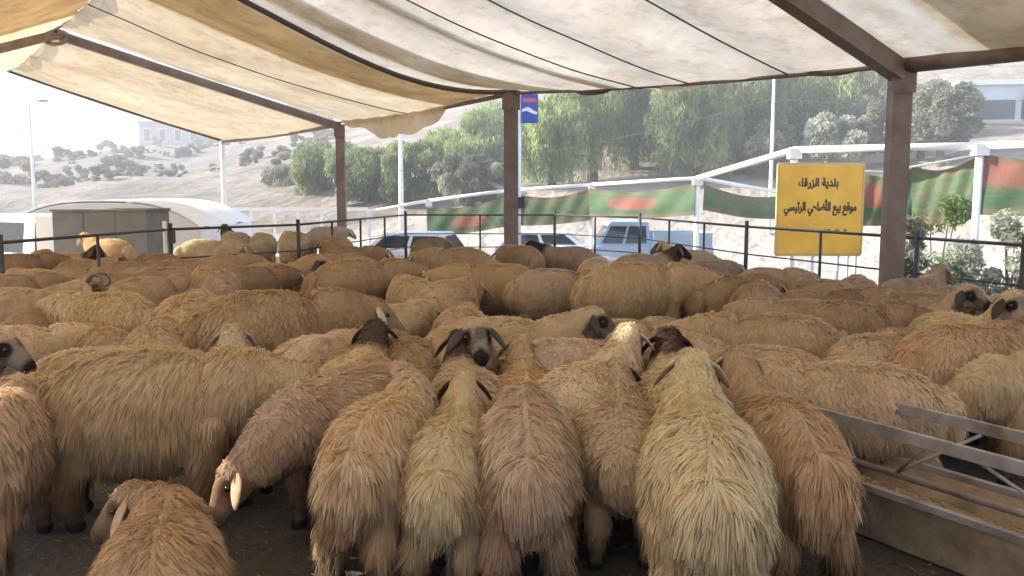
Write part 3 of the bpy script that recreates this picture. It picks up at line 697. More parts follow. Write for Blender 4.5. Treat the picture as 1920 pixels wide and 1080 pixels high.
T_ = [(1035, 165, 330, 43, 120, 'bright', 'bright hanging leaved tree just right of the blue sign', 1, 2.2, .14), (1110, 95, 328, 45, 170, 'bright', 'tall hanging leaved tree second from the blue sign', 2, 2.6, .18),
 (1190, 95, 326, 47, 170, 'mid', 'tall hanging leaved tree third from the blue sign', 3, 2.4, .2), (1260, 110, 324, 50, 150, 'mid', 'darker tree set back behind the gap in the hanging trees', 4, 1.6, .2),
 (1300, 112, 326, 42, 150, 'mid', 'bushy green tree above the white rail, full to the ground', 5, 1.2, .05), (1385, 90, 318, 45, 170, 'mid', 'tall green tree directly left of the thin lamp post', 6, 1.6, .1),
 (1470, 85, 305, 48, 170, 'mid', 'green tree just behind the thin lamp post', 7, 1.6, .15), (1550, 90, 300, 47, 170, 'bright', 'green tree with bright top above the yellow sign', 11, 1.8, .15),
 (1630, 100, 295, 46, 140, 'grey', 'greyish tree between yellow sign and brown post', 18, 0.9, .15), (1560, 215, 292, 40, 120, 'pale', 'pale dusty bush tree just above the sign rail', 8, 0.0, .1),
 (1450, 225, 300, 41, 90, 'grey', 'low grey bush at the foot of the thin lamp post', 19, 0.0, .08), (1665, 190, 292, 40, 110, 'grey', 'low grey tree half behind the brown post', 9, 0.0, .1),
 (1765, 130, 285, 38, 125, 'grey', 'dark rounded olive tree right of the brown post', 10, 0.0, .1), (1725, 150, 285, 41, 80, 'mid', 'green edged tree squeezed against the brown post', 20, 0.4, .1),
 (560, 292, 396, 60, 110, 'grey', 'grey green tree at the end of the dusty hillside', 17, 0.3, .05), (620, 262, 396, 54, 150, 'mid', 'hazy tree behind the left brown tent post', 12, 0.5, .08),
 (690, 275, 392, 49, 140, 'mid', 'dark green tree left of the white lamp post', 13, 0.5, .05), (775, 262, 390, 48, 140, 'mid', 'spreading green tree right of the white lamp post', 14, 0.7, .08),
 (845, 240, 386, 50, 140, 'bright', 'bright green tree second right of the white lamp post', 21, 0.9, .08), (905, 190, 380, 52, 150, 'bright', 'bright green tall tree left of the centre post', 15, 1.1, .12),
 (885, 290, 374, 44, 150, 'grey', 'lower dark tree at the foot of the bright green tall one', 16, 0.4, .05)]
for (u, vt, vb, d, w_, lf, lab, sd_, hg, tf) in T_:
    tree(u, vt, vb, d, w_ * 1.12, lf, lab, sd_, hg, int(7500 + 6500 * (w_ / 150)), 0.10 if hg > 0 else 0.12, trunk_frac=tf, group=G, lobes=26)
# hillside scrub: copies of three bush meshes
bush_me = [crown_mesh('bush', 1.3, 0.8, 0.75, 1500, 0.13, LEAF[k], 40 + i, 0.0, 9)[0] for i, k in enumerate(('dry', 'dry', 'grey'))]
rb = random.Random(5); nb = 0
for k in range(165):
    u = rb.uniform(-40, 680) if k < 145 else rb.uniform(1750, 1990); d = rb.uniform(72, 180)
    x = (u - 960) / FPX * d; z = ground_z(x, d)
    o = link('hill_shrub', bush_me[k % 3]); o.location = (x, d, z - 0.2); s = rb.uniform(0.35, 1.1) * (1.7 if k % 7 == 0 else 1); o.scale = (s * rb.uniform(.9, 1.5), s, s * rb.uniform(.7, 1.15)); o.rotation_euler = (0, 0, rb.uniform(0, 6))
    tag(o, 'dry pale shrub on the pinkish slope above the long blue shed' if k >= 145 else 'dry shrub low on the dusty hillside behind the white shelter' if d < 105 else 'small hazy shrub halfway up the dusty hillside' if d < 145 else 'tiny hazy shrub near the ridge of the dusty hillside under the sky', 'shrub', 'shrubs dotted over the hillside')
for i, (u, vb, d, w_, h_, lf, lab) in enumerate(((1880, 540, 15.6, 230, 1.05, 'pale', 'pale leafed shrub outside the right rail at the right edge'), (1790, 530, 16.0, 150, 0.9, 'pale', 'pale shrub outside the rail left of the edge one'), (1700, 520, 16.4, 110, 0.8, 'pale', 'small pale shrub by the foot of the brown post'),
        (1755, 470, 17.6, 150, 1.9, 'bright', 'leafy green bush in front of the plain green banner'), (1900, 470, 15.8, 120, 1.5, 'pale', 'tall pale shrub in front of the dark red banner'), (1700, 470, 17, 80, 1.35, 'dry', 'dusty pinkish bush right of the brown post'))):
    q = at(u, vb, d); gz = ground_z(q.x, q.y); rx = w_ / 2 * d / FPX
    o = empty('shrub', (q.x, q.y, gz)); tag(o, lab, 'shrub', 'shrubs outside the right rail')
    zt = h_ - gz - (0 if i > 2 else 0.0)
    cm, LC = crown_mesh('foliage', rx, zt / 2, zt / 2 + 0.05, 2600, 0.055, LEAF[lf], 70 + i, 0, 12); link('foliage', cm, o)
    mb = MB()
    for c_ in LC[:9]: mb.tube([(0, 0, -0.1), Vector(c_) * 0.5, Vector(c_)], [0.03, 0.02, 0.008], 5)
    mb.build('stem', M['bark'], o, True)

# ------------------------------------------------------------------ houses on the hill
M['plaster'] = simple('pale_plaster', (0.36, 0.31, 0.275), (0.45, 0.40, 0.36), 0.5, 0.9); M['pink'] = simple('pinkish_stone', (0.36, 0.26, 0.22), (0.43, 0.33, 0.29), 0.6, 0.9)
def house(u, vbase, d, w, h, dep, rz, mat, label, floors=2, cols=3):
    x = (u - 960) / FPX * d; gz = at(u, vbase, d).z
    o = empty('house', (x, d, gz), rz); tag(o, label, 'house', 'pale houses up on the hill')
    mb = MB(); mb.box((0, 0, h / 2 - 1.5), (w, dep, h + 3)); mb.build('wall', mat, o)
    mb = MB(); mb.box((0, 0, h + 0.16), (w + 0.5, dep + 0.5, 0.3)); rf = mb.build('roof', M['plaster'], o)
    mb = MB(); mb.tube([(w * .25, 0, h + .3), (w * .25, 0, h + 1.5)], 0.6, 10); mb.build('water_tank', M['white'], rf)
    for f in range(floors):
        for c in range(cols):
            xx = (c + 0.5) / cols * w - w / 2; zz = (f + 0.55) * h / floors
            mb = MB(); mb.box((xx, -dep / 2 - 0.03, zz), (w / cols * .5, 0.1, h / floors * .5)); wd = mb.build('window', M['white'], o)
            mb = MB(); mb.box((xx, -dep / 2 - 0.07, zz), (w / cols * .4, 0.06, h / floors * .42)); mb.build('pane', M['glass'], wd)
    return o
house(560, 262, 150, 9, 5, 8, 0.2, M['plaster'], 'white house low on the slope behind the far tent eave')
house(604, 258, 152, 8, 6, 8, -0.2, M['plaster'], 'white house right of the first one on the slope')
house(700, 262, 120, 9, 5.5, 8, 0.3, M['pink'], 'pinkish house above the dark green tree by the lamp post')
house(735, 225, 150, 10, 7, 9, -0.1, M['pink'], 'pinkish block above the lamp post trees', 3, 3)
house(340, 284, 170, 11, 5, 9, 0.1, M['plaster'], 'pale flat roofed house on the ridge at the left', 1, 4)
house(380, 278, 172, 7, 6.5, 8, 0.3, M['plaster'], 'taller pale house on the ridge by the tent corner post', 2, 2)
house(905, 190, 150, 8, 6, 8, 0.1, M['plaster'], 'small pale house above the bright green tree')
house(655, 262, 135, 7, 5, 7, 0.1, M['plaster'], 'small pale house peeping over the hazy tree behind the left brown post', 1, 2)
house(800, 215, 150, 9, 6, 8, 0.2, M['pink'], 'pinkish house on the ridge left of the bright green tall tree')
house(470, 268, 165, 8, 4, 8, -0.1, M['plaster'], 'low pale house on the ridge between corner post and left brown post', 1, 3)
house(1850, 140, 120, 10, 6, 8, 0.1, M['pink'], 'pinkish stone house on the hill above the long blue shed')
# long bluish building on a retaining wall at the upper right
q = at(1900, 235, 47); lb = empty('long_shed', (q.x, q.y, q.z), R(-8)); tag(lb, 'long pale blue shed with dark openings high at the right edge', 'shed')
M['paleblue'] = simple('pale_blue_sheet', (0.42, 0.48, 0.56), (0.50, 0.56, 0.62), 0.8, 0.5)
mb = MB(); mb.box((1.5, 0, 0.95), (9.5, 4, 1.9)); mb.build('wall', M['paleblue'], lb)
mb = MB(); mb.box((1.5, 0, 2.0), (9.9, 4.4, 0.25)); mb.build('roof', M['white'], lb)
for k in range(4):
    mb = MB(); mb.box((-1.7 + k * 2.2, -2.0, 0.65), (1.9, 0.1, 0.95)); mb.build('window', M['glass'], lb)
mb = MB(); mb.box((-0.15, -2.2, 0.8), (0.35, 0.3, 1.5)); mb.build('pillar', M['darksteel'], lb)
rw = empty('retaining_wall', (q.x, q.y - 2.6, q.z - 2.3), R(-8)); tag(rw, 'beige retaining wall under the long pale blue shed', 'wall')
mb = MB(); mb.box((1.5, 0.6, 1.0), (10.5, 1.2, 2.4)); mb.build('wall_face', simple('beige_stone', (0.42, 0.36, 0.27), (0.52, 0.45, 0.34), 1.4, 0.9, 0, 0.4, 8), rw)
mb = MB(); mb.box((1.5, 0.6, 2.26), (10.7, 1.4, 0.12)); mb.build('coping', M['plaster'], rw)

# ------------------------------------------------------------------ metal feeding trough
A = Vector((0.505, -0.863, 0)); Pp = Vector((0.863, 0.505, 0)); O0 = Vector((1.69, 4.20, 0)) + A * (-0.62)
ft = empty('feed_trough', O0); tag(ft, 'long sheet metal feeding trough with flat rails and zigzag struts at the right', 'feeding trough')
def T(l, p_, z): return A * l + Pp * p_ + Vector((0, 0, z))
LEN = 3.1; th = 0.012
def panel(l0, l1, p0, z0, p1, z1, name, mat):
    mb = MB(); a = T(l0, p0, z0); b2 = T(l0, p1, z1); n = (b2 - a).cross(A).normalized() * th
    vs = [a, T(l1, p0, z0), T(l1, p1, z1), b2]; vs2 = [v + n for v in vs]
    mb.add(vs + vs2, [(0, 1, 2, 3), (7, 6, 5, 4), (0, 4, 5, 1), (1, 5, 6, 2), (2, 6, 7, 3), (3, 7, 4, 0)]); return mb.build(name, mat, ft)
panel(0, LEN, 0.10, 0.03, 0.0, 0.32, 'side_panel', M['sheet']); panel(0, LEN, 0.40, 0.03, 0.50, 0.32, 'side_panel', M['sheet']); panel(0, LEN, 0.11, 0.035, 0.39, 0.035, 'bottom_panel', M['sheet'])
mb = MB(); mb.add([T(0, .1, .03), T(0, .4, .03), T(0, .5, .32), T(0, 0, .32), T(.012, .1, .03), T(.012, .4, .03), T(.012, .5, .32), T(.012, 0, .32)], [(0, 1, 2, 3), (7, 6, 5, 4), (0, 4, 5, 1), (1, 5, 6, 2), (2, 6, 7, 3), (3, 7, 4, 0)]); mb.build('end_plate', M['sheet'], ft)
for p_ in (-0.012, 0.512):
    mb = MB(); mb.bar(T(-.01, p_, .325), T(LEN, p_, .325), 0.035, 0.03); mb.build('rim', M['galv'], ft)
mb = MB(); mb.tube([T(0, .25, .335), T(LEN, .25, .335)], 0.018, 10); mb.build('centre_pipe', M['galv'], ft, True)
for p_, nm in ((0.02, 'rack_rail'), (0.47, 'rack_rail')):
    mb = MB(); mb.bar(T(-.34, p_, .61), T(LEN, p_, .61), 0.026, 0.06, (0, 0, 1)); mb.build(nm, M['galv'], ft, bevel=0.004)
k = 0; l = 0.1
while l < LEN - 0.3:
    for p_ in (0.035, 0.455):
        mb = MB(); mb.tube([T(l, p_, .58), T(l + .3, .25, .345)] if k % 2 == 0 else [T(l + .3, p_, .58), T(l, .25, .345)], 0.009, 6); mb.build('strut', M['galv'], ft, True)
    l += 0.55; k += 1
for l in (0.15, 2.6):
    for p_ in (0.09, 0.41):
        mb = MB(); mb.box(T(l, p_, 0.02), (0.05, 0.05, 0.05)); mb.build('foot', M['sheet'], ft)
m, nt, ns, ls, p = newmat('grain_feed'); c, nz = noise_col(nt, (0.20, 0.12, 0.05), (0.46, 0.32, 0.16), 60, detail=4, lo=.4, hi=.62); ls.new(c, p.inputs['Base Color']); p.inputs['Roughness'].default_value = 0.95
b = ns.new('ShaderNodeBump'); b.inputs['Strength'].default_value = 1; b.inputs['Distance'].default_value = 0.02; ls.new(nz.outputs['Fac'], b.inputs['Height']); ls.new(b.outputs['Normal'], p.inputs['Normal'])
mb = MB(); mb.grid(lambda s, t: T(lerp(.02, LEN - .02, s), lerp(.065, .435, t), .19 + .06 * math.sin(PI * t) + .035 * mnoise.noise(Vector((s * 14, t * 3, 1))) + .012 * mnoise.noise(Vector((s * 60, t * 9, 2)))) + Vector(O0), 120, 14)
fd = mb.build('feed_grain', m, None, True); tag(fd, 'brown grain feed lying in the metal trough', 'feed', kind='stuff')

# ------------------------------------------------------------------ straw and litter on the pen floor
n = 2600; rg = np.random.default_rng(4)
C = np.stack([rg.uniform(-3.6, 3.2, n), rg.uniform(2.4, 6.5, n), rg.uniform(0.016, 0.03, n)], 1); an = rg.uniform(0, PI, n)
U = np.stack([np.cos(an), np.sin(an), rg.normal(0, .15, n)], 1) * rg.uniform(.008, .035, n)[:, None]; V = np.stack([-np.sin(an), np.cos(an), rg.normal(0, .2, n)], 1) * 0.0022
so_ = link('straw_bits', quads_mesh('straw_bits', C, U, V, simple('straw', (0.24, 0.17, 0.09), (0.42, 0.32, 0.17), 3))); tag(so_, 'scattered straw bits on the dark pen floor', 'straw', kind='stuff')
def scrap(u, v, z, size, label, seed):
    rg2 = random.Random(seed); r_ = (z - CAM_H); d0 = 4.6
    for _ in range(12):
        q = at(u, v, d0); d0 *= (CAM_H - z) / (CAM_H - q.z)
    mb = MB(); mb.grid(lambda s, t: q + Vector(((s - .5) * size, (t - .5) * size * .8, 0.03 * mnoise.noise(Vector((s * 5, t * 5, seed))) + .02 * math.sin(s * 6 + t * 4))), 6, 6)
    tag(mb.build('litter_scrap', M['white'], None), label, 'litter')
scrap(158, 884, 0.06, 0.085, 'crumpled white scrap on the dark floor under the big side on sheep', 1); scrap(147, 901, 0.05, 0.045, 'tiny white scrap in front of the crumpled one', 2)

# ------------------------------------------------------------------ sheep
def wool_material():
    m, nt, ns, ls, p = newmat('wool')
    oi = ns.new('ShaderNodeObjectInfo'); tc = ns.new('ShaderNodeTexCoord')
    def nz(scale, det, lo, hi):
        n = ns.new('ShaderNodeTexNoise'); n.noise_dimensions = '4D'; n.inputs['Scale'].default_value = scale; n.inputs['Detail'].default_value = det
        ls.new(tc.outputs['Object'], n.inputs['Vector']); ls.new(mathn(nt, 'MULTIPLY', oi.outputs['Random'], 40.0), n.inputs['W'])
        r = ns.new('ShaderNodeMapRange'); r.inputs[1].default_value = lo; r.inputs[2].default_value = hi; ls.new(n.outputs['Fac'], r.inputs[0]); return r.outputs[0]
    stain = nz(2.6, 4, 0.42, 0.68); dirt = nz(6.0, 5, 0.5, 0.72); fine = nz(26.0, 3, 0.3, 0.7)
    col = oi.outputs['Color']
    col = mix(nt, mathn(nt, 'MULTIPLY', stain, 0.45), col, mix(nt, 1.0, col, (0.93, 0.74, 0.53), 'MULTIPLY'))
    col = mix(nt, mathn(nt, 'MULTIPLY', dirt, 0.42), col, mix(nt, 1.0, col, (0.50, 0.40, 0.31), 'MULTIPLY'))
    col = mix(nt, mathn(nt, 'MULTIPLY', fine, 0.15), col, mix(nt, 1.0, col, (0.72, 0.66, 0.58), 'MULTIPLY'))
    mp = ns.new('ShaderNodeMapping'); mp.inputs['Scale'].default_value = (17, 17, 3.2); ls.new(tc.outputs['Object'], mp.inputs[0])
    sn = ns.new('ShaderNodeTexNoise'); sn.inputs['Scale'].default_value = 1.0; sn.inputs['Detail'].default_value = 4; ls.new(mp.outputs[0], sn.inputs['Vector'])
    sr = ns.new('ShaderNodeMapRange'); sr.inputs[1].default_value = 0.42; sr.inputs[2].default_value = 0.7; ls.new(sn.outputs['Fac'], sr.inputs[0])
    col = mix(nt, mathn(nt, 'MULTIPLY', sr.outputs[0], 0.32), col, mix(nt, 1.0, col, (0.66, 0.55, 0.46), 'MULTIPLY'))
    # lower flanks and legs darkened in the colour: mud, with shade painted in
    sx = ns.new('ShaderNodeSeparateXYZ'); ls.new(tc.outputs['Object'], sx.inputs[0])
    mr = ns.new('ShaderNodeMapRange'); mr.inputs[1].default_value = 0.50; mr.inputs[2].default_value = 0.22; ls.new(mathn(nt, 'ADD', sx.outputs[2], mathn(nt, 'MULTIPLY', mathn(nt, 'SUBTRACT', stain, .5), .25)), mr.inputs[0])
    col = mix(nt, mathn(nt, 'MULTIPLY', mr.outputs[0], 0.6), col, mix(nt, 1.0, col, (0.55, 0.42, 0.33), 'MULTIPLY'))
    def attr(name, typ):
        a = ns.new('ShaderNodeAttribute'); a.attribute_type = typ; a.attribute_name = name; return a
    rnd = attr('rnd', 'GEOMETRY')
    col = mix(nt, mathn(nt, 'MULTIPLY', rnd.outputs['Fac'], 0.16), col, mix(nt, 1.0, col, (0.60, 0.55, 0.50), 'MULTIPLY'))
    face = attr('face_col', 'OBJECT'); mark = attr('mark_col', 'OBJECT'); mka = attr('mark_amt', 'OBJECT'); nka = attr('neck_amt', 'OBJECT')
    mk = attr('mark', 'GEOMETRY'); nk = attr('neck', 'GEOMETRY'); bare = attr('bare', 'GEOMETRY'); hoof = attr('hoof', 'GEOMETRY')
    pn = nz(9.0, 3, 0.47, 0.53); fh = nz(70.0, 4, 0.35, 0.65); fb = nz(14.0, 3, 0.4, 0.7)
    fcol = mix(nt, mathn(nt, 'MINIMUM', mathn(nt, 'MULTIPLY', mathn(nt, 'ADD', mk.outputs['Fac'], mathn(nt, 'MULTIPLY', pn, 0.45)), mka.outputs['Fac']), 1.0), face.outputs['Color'], mark.outputs['Color'])
    fcol = mix(nt, mathn(nt, 'MULTIPLY', fh, 0.4), fcol, mix(nt, 1.0, fcol, (0.55, 0.48, 0.42), 'MULTIPLY')); fcol = mix(nt, mathn(nt, 'MULTIPLY', fb, 0.5), fcol, mix(nt, 1.0, fcol, (0.6, 0.5, 0.42), 'MULTIPLY'))
    col = mix(nt, mathn(nt, 'MULTIPLY', nk.outputs['Fac'], nka.outputs['Fac']), col, face.outputs['Color'])
    col = mix(nt, bare.outputs['Fac'], col, fcol)
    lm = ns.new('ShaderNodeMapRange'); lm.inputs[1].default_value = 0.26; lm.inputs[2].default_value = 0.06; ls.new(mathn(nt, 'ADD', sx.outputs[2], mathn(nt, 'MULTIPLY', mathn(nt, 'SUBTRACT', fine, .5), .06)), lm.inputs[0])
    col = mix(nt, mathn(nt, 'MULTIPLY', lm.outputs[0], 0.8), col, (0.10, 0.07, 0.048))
    col = mix(nt, hoof.outputs['Fac'], col, (0.035, 0.028, 0.024))
    ns.remove(p); d = ns.new('ShaderNodeBsdfDiffuse'); t = ns.new('ShaderNodeBsdfTranslucent'); mx = ns.new('ShaderNodeMixShader'); mx.inputs[0].default_value = 0.45
    ls.new(col, d.inputs['Color']); ls.new(col, t.inputs['Color']); ls.new(d.outputs[0], mx.inputs[1]); ls.new(t.outputs[0], mx.inputs[2]); ls.new(mx.outputs[0], ns['Material Output'].inputs['Surface'])
    return m
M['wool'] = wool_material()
M['eye'] = simple('sheep_eye', (0.012, 0.008, 0.005), None, rough=0.12)
M['horn'] = simple('horn', (0.09, 0.065, 0.045), (0.16, 0.12, 0.085), 14, 0.6)
def ear_material():
    m, nt, ns, ls, p = newmat('ear_skin')
    a = ns.new('ShaderNodeAttribute'); a.attribute_type = 'OBJECT'; a.attribute_name = 'face_col'
    c, _ = noise_col(nt, (0.75, 0.72, 0.70), (1, 1, 1), 18); ls.new(mix(nt, 1.0, a.outputs['Color'], c, 'MULTIPLY'), p.inputs['Base Color']); p.inputs['Roughness'].default_value = 0.85
    return m
M['ear'] = ear_material()

def loft(mb, secs, n=14, power=2.0):
    """closed tube through sections (centre, side axis, up axis, half width, half height)"""
    vs = []; fs = []
    for c, sx_, up, hw, hh in secs:
        for k in range(n):
            a = 2 * PI * k / n; ca, sa = math.cos(a), math.sin(a)
            vs.append(Vector(c) + Vector(sx_) * hw * math.copysign(abs(ca) ** (2 / power), ca) + Vector(up) * hh * math.copysign(abs(sa) ** (2 / power), sa))
    m_ = len(secs)
    for i in range(m_ - 1):
        for k in range(n):
            a0 = i * n + k; a1 = i * n + (k + 1) % n; fs.append((a0, a1, a1 + n, a0 + n))
    fs.append(tuple(range(n - 1, -1, -1))); fs.append(tuple(range((m_ - 1) * n, m_ * n)))
    mb.add(vs, fs)
X = Vector((1, 0, 0)); Z = Vector((0, 0, 1))
# pose: neck end (forward, up) from the shoulder, neck yaw, head pitch below horizontal, head yaw, head roll
POSES = {'low': (0.36, 0.02, 6, 38, 8), 'neutral': (0.30, 0.20, 0, 35, 0), 'up': (0.22, 0.25, 0, 30, 0), 'tall': (0.20, 0.34, 0, 22, 0), 'down': (0.36, -0.20, 14, 56, 34), 'left': (0.27, 0.16, -38, 34, -62), 'right': (0.27, 0.16, 38, 34, 62), 'lying': (0.24, 0.10, -50, 40, -75)}
def sheep_proto(pose, wool, seed):
    nf, nu, nyaw, hp, hyaw = POSES[pose]; nyaw, hp, hyaw = R(nyaw), R(hp), R(hyaw)
    rs = random.Random(seed); mb = MB()
    # trunk
    prof = []; fat = 1.19 if wool == 'm' else 1.0
    for k in range(15):
        q_ = -1 + 2 * k / 14; y = -0.045 + 0.455 * q_; e_ = max(0.02, 1 - abs(q_) ** 2.6) ** 0.5
        taper = 1 - 0.16 * max(0, q_)                        # lighter in front
        prof.append((y, 0.515 + 0.02 * max(0, q_) - 0.02 * max(0, -q_ - .3), 0.232 * fat * e_ * taper, 0.272 * e_ * (1 - 0.10 * max(0, q_))))
    loft(mb, [((0, y, z), X, Z, hw, hh) for y, z, hw, hh in prof], 20, 2.25)
    # neck
    S0 = Vector((0, .30, .585)); f = Vector((math.sin(nyaw), math.cos(nyaw), 0))
    N1 = S0 + Vector((0, .10, .0)) + f * nf * .78 + Z * nu
    Nm = S0 + Vector((0, .11, .02)) + f * nf * 0.30 + Z * nu * 0.45
    pts = [S0, S0.lerp(Nm, .55), Nm, Nm.lerp(N1, .55), N1]
    wr = [(.165, .20), (.155, .185), (.128, .158), (.102, .128), (.086, .105)]
    secs = []
    for i, q in enumerate(pts):
        d = (pts[min(i + 1, 4)] - pts[max(i - 1, 0)]).normalized(); sx_ = d.cross(Z).normalized(); secs.append((q, sx_, sx_.cross(d), *wr[i]))
    loft(mb, secs, 16)
    # head
    hf = Vector((math.sin(hyaw) * math.cos(hp), math.cos(hyaw) * math.cos(hp), -math.sin(hp))); hs = Vector((math.cos(hyaw), -math.sin(hyaw), 0)); hu = hs.cross(hf)
    H0 = N1 - hf * 0.045 + hu * 0.01
    hp_ = [(-.03, .050, .055, 0), (0, .076, .088, 0.0), (.05, .082, .096, .004), (.11, .078, .092, .004), (.17, .060, .080, .004), (.22, .048, .064, .001), (.27, .043, .054, -.004), (.31, .038, .044, -.010), (.335, .024, .026, -.014)]
    loft(mb, [(H0 + hf * t * .92 + hu * dz, hs, hu, hw, hh) for t, hw, hh, dz in hp_], 16, 2.1)
    # legs
    def leg(pts, rr):
        secs = []
        for i, q in enumerate(pts):
            q = Vector(q); q.y = q.y * 0.84; secs.append((q, X, Vector((0, 1, 0)), rr[i], rr[i] * 1.15))
        loft(mb, secs, 10)
    st = 0.05 * rs.uniform(-1, 1)
    for sx_ in (-1, 1):
        k = sx_ * st
        if pose == 'lying':
            leg([(sx_ * .13, .30, .50), (sx_ * .16, .42, .36), (sx_ * .15, .50, .31), (sx_ * .14, .36, .285), (sx_ * .14, .26, .28)], [.085, .055, .036, .03, .03])
            leg([(sx_ * .14, -.38, .50), (sx_ * .24, -.22, .36), (sx_ * .25, -.40, .30), (sx_ * .24, -.22, .285), (sx_ * .235, -.12, .28)], [.13, .085, .045, .032, .03]); continue
        leg([(sx_ * .125, .34, .50), (sx_ * .128, .33 + k * .5, .34), (sx_ * .122, .36 + k, .22), (sx_ * .12, .36 + k * 1.4, .10), (sx_ * .12, .365 + k * 1.5, .06), (sx_ * .12, .385 + k * 1.5, .035), (sx_ * .12, .39 + k * 1.5, .0)], [.07, .066, .050, .034, .035, .040, .042])
        leg([(sx_ * .105, -.36, .50), (sx_ * .112, -.36 - k * .4, .36), (sx_ * .125, -.47 - k, .235), (sx_ * .13, -.465 - k, .10), (sx_ * .13, -.455 - k, .06), (sx_ * .13, -.435 - k, .035), (sx_ * .13, -.43 - k, .0)], [.115, .088, .060, .038, .036, .040, .042])
    # broad fat tail
    loft(mb, [((0, -.45, .66), X, Vector((0, 1, 0)), .06, .03), ((0, -.485, .60), X, Vector((0, 1, 0)), .115, .055), ((0, -.505, .50), X, Vector((0, 1, 0)), .135, .062), ((0, -.50, .41), X, Vector((0, 1, 0)), .12, .05), ((0, -.48, .35), X, Vector((0, 1, 0)), .06, .025)], 14)
    me = mb.mesh('sheep_raw'); ob = bpy.data.objects.new('tmp', me); COL.objects.link(ob)
    rm = ob.modifiers.new('r', 'REMESH'); rm.mode = 'VOXEL'; rm.voxel_size = 0.015; rm.use_smooth_shade = True
    sm = ob.modifiers.new('s', 'SMOOTH'); sm.iterations = 3; sm.factor = 0.5
    bpy.context.view_layer.update(); dg = bpy.context.evaluated_depsgraph_get()
    body = bpy.data.meshes.new_from_object(ob.evaluated_get(dg)); bpy.data.objects.remove(ob)
    body.name = 'sheep_body'
    n = len(body.vertices); co = np.empty(n * 3, np.float32); body.vertices.foreach_get('co', co); co = co.reshape(-1, 3)
    no = np.empty(n * 3, np.float32); body.vertices.foreach_get('normal', no); no = no.reshape(-1, 3)
    hfv, huv, hsv, h0 = (np.array(v) for v in (hf, hu, hs, H0))
    rel = co - h0; t = rel @ hfv / .92; lat = rel @ hsv; up = rel @ huv
    near = (np.linalg.norm(rel - np.outer(t, hfv), axis=1) < 0.16)
    ss = lambda a, b, x: np.clip((x - a) / (b - a), 0, 1) ** 2 * (3 - 2 * np.clip((x - a) / (b - a), 0, 1))
    bare_h = ss(0.005, 0.045, t - 0.95 * np.clip(up - 0.02, 0, 1)) * near
    s0v, n1v = np.array(S0 + Vector((0, .08, 0))), np.array(N1); ax = (n1v - s0v); la = np.linalg.norm(ax); ax /= la
    nt_ = (co - s0v) @ ax / la; dn = np.linalg.norm((co - s0v) - np.outer((co - s0v) @ ax, ax), axis=1)
    neck = np.maximum(ss(0.25, 0.6, nt_) * (dn < 0.24), bare_h) * (co[:, 1] > 0.25)
    if pose == 'lying': legb_on = 0.0
    else: legb_on = 1.0
    legb = 1 - ss(0.11, 0.17, co[:, 2]); legb *= (co[:, 1] < 0.44) & (np.abs(co[:, 0]) < .21)
    legb = legb * legb_on; bare = np.maximum(bare_h, legb); hoof = 1 - ss(0.035, 0.05, co[:, 2])
    ey = [h0 + hfv * 0.115 + s * hsv * 0.074 + huv * 0.035 for s in (-1, 1)]
    de = np.min([np.linalg.norm(co - e_, axis=1) for e_ in ey], 0); mz = np.linalg.norm(co - (h0 + hfv * 0.30), axis=1)
    mark = np.maximum(1 - ss(0.03, 0.06, de), 0.9 * (1 - ss(0.05, 0.09, mz))) * near
    # carve eye sockets and mouth, nostrils
    sock = np.exp(-(de / 0.02) ** 2) * 0.006
    mouth = np.exp(-((up + 0.022 + 0.05 * (t - 0.3)) / 0.006) ** 2) * ss(0.24, 0.28, t) * near * 0.006
    co2 = co - no * (sock + mouth)[:, None]; body.vertices.foreach_set('co', co2.astype(np.float32).ravel())
    def put(mesh, nm, arr): a = mesh.attributes.new(nm, 'FLOAT', 'POINT'); a.data.foreach_set('value', arr.astype(np.float32))
    for nm, arr in (('bare', bare), ('neck', neck), ('hoof', hoof), ('mark', mark)): put(body, nm, arr)
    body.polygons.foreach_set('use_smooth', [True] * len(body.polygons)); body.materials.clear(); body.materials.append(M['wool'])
    # fleece
    body.calc_loop_triangles(); nt3 = len(body.loop_triangles); tv = np.empty(nt3 * 3, np.int32); body.loop_triangles.foreach_get('vertices', tv); tv = tv.reshape(-1, 3)
    rg = np.random.default_rng(seed); a_, b_, c_ = co[tv[:, 0]], co[tv[:, 1]], co[tv[:, 2]]
    w_t = (1 - bare)[tv].mean(1) * (co[tv][:, :, 2].mean(1) > 0.13); area = np.linalg.norm(np.cross(b_ - a_, c_ - a_), axis=1) * np.where(w_t > .45, 1, 0)
    NL = {'s': 50000, 'm': 24000}[wool]
    ti = rg.choice(nt3, NL, p=area / area.sum()); r1 = np.sqrt(rg.uniform(0, 1, NL)); r2 = rg.uniform(0, 1, NL); bw = np.stack([1 - r1, r1 * (1 - r2), r1 * r2], 1)
    P = (co[tv[ti]] * bw[:, :, None]).sum(1); Nn = (no[tv[ti]] * bw[:, :, None]).sum(1); Nn /= np.linalg.norm(Nn, axis=1)[:, None]
    nk = (neck[tv[ti]] * bw).sum(1); hd = (bare_h[tv[ti]] * bw).sum(1)
    flow = np.tile(np.array([0, -0.42, -1.0]), (NL, 1)); flow[:, 0] = np.sign(P[:, 0]) * 0.55 * np.clip(Nn[:, 2], 0, 1)
    flow += 0.36 * np.stack([np.sin(P[:, 1] * 17 + P[:, 2] * 9 + seed), np.sin(P[:, 0] * 15 + P[:, 2] * 13 + seed * 2), np.sin(P[:, 1] * 14 + P[:, 0] * 19)], 1)
    Tn = flow - Nn * (flow * Nn).sum(1)[:, None]; Tn /= np.linalg.norm(Tn, axis=1)[:, None] + 1e-6
    low = np.clip((0.62 - P[:, 2]) / 0.35, 0, 1); rear = np.clip((-0.2 - P[:, 1]) / 0.25, 0, 1)
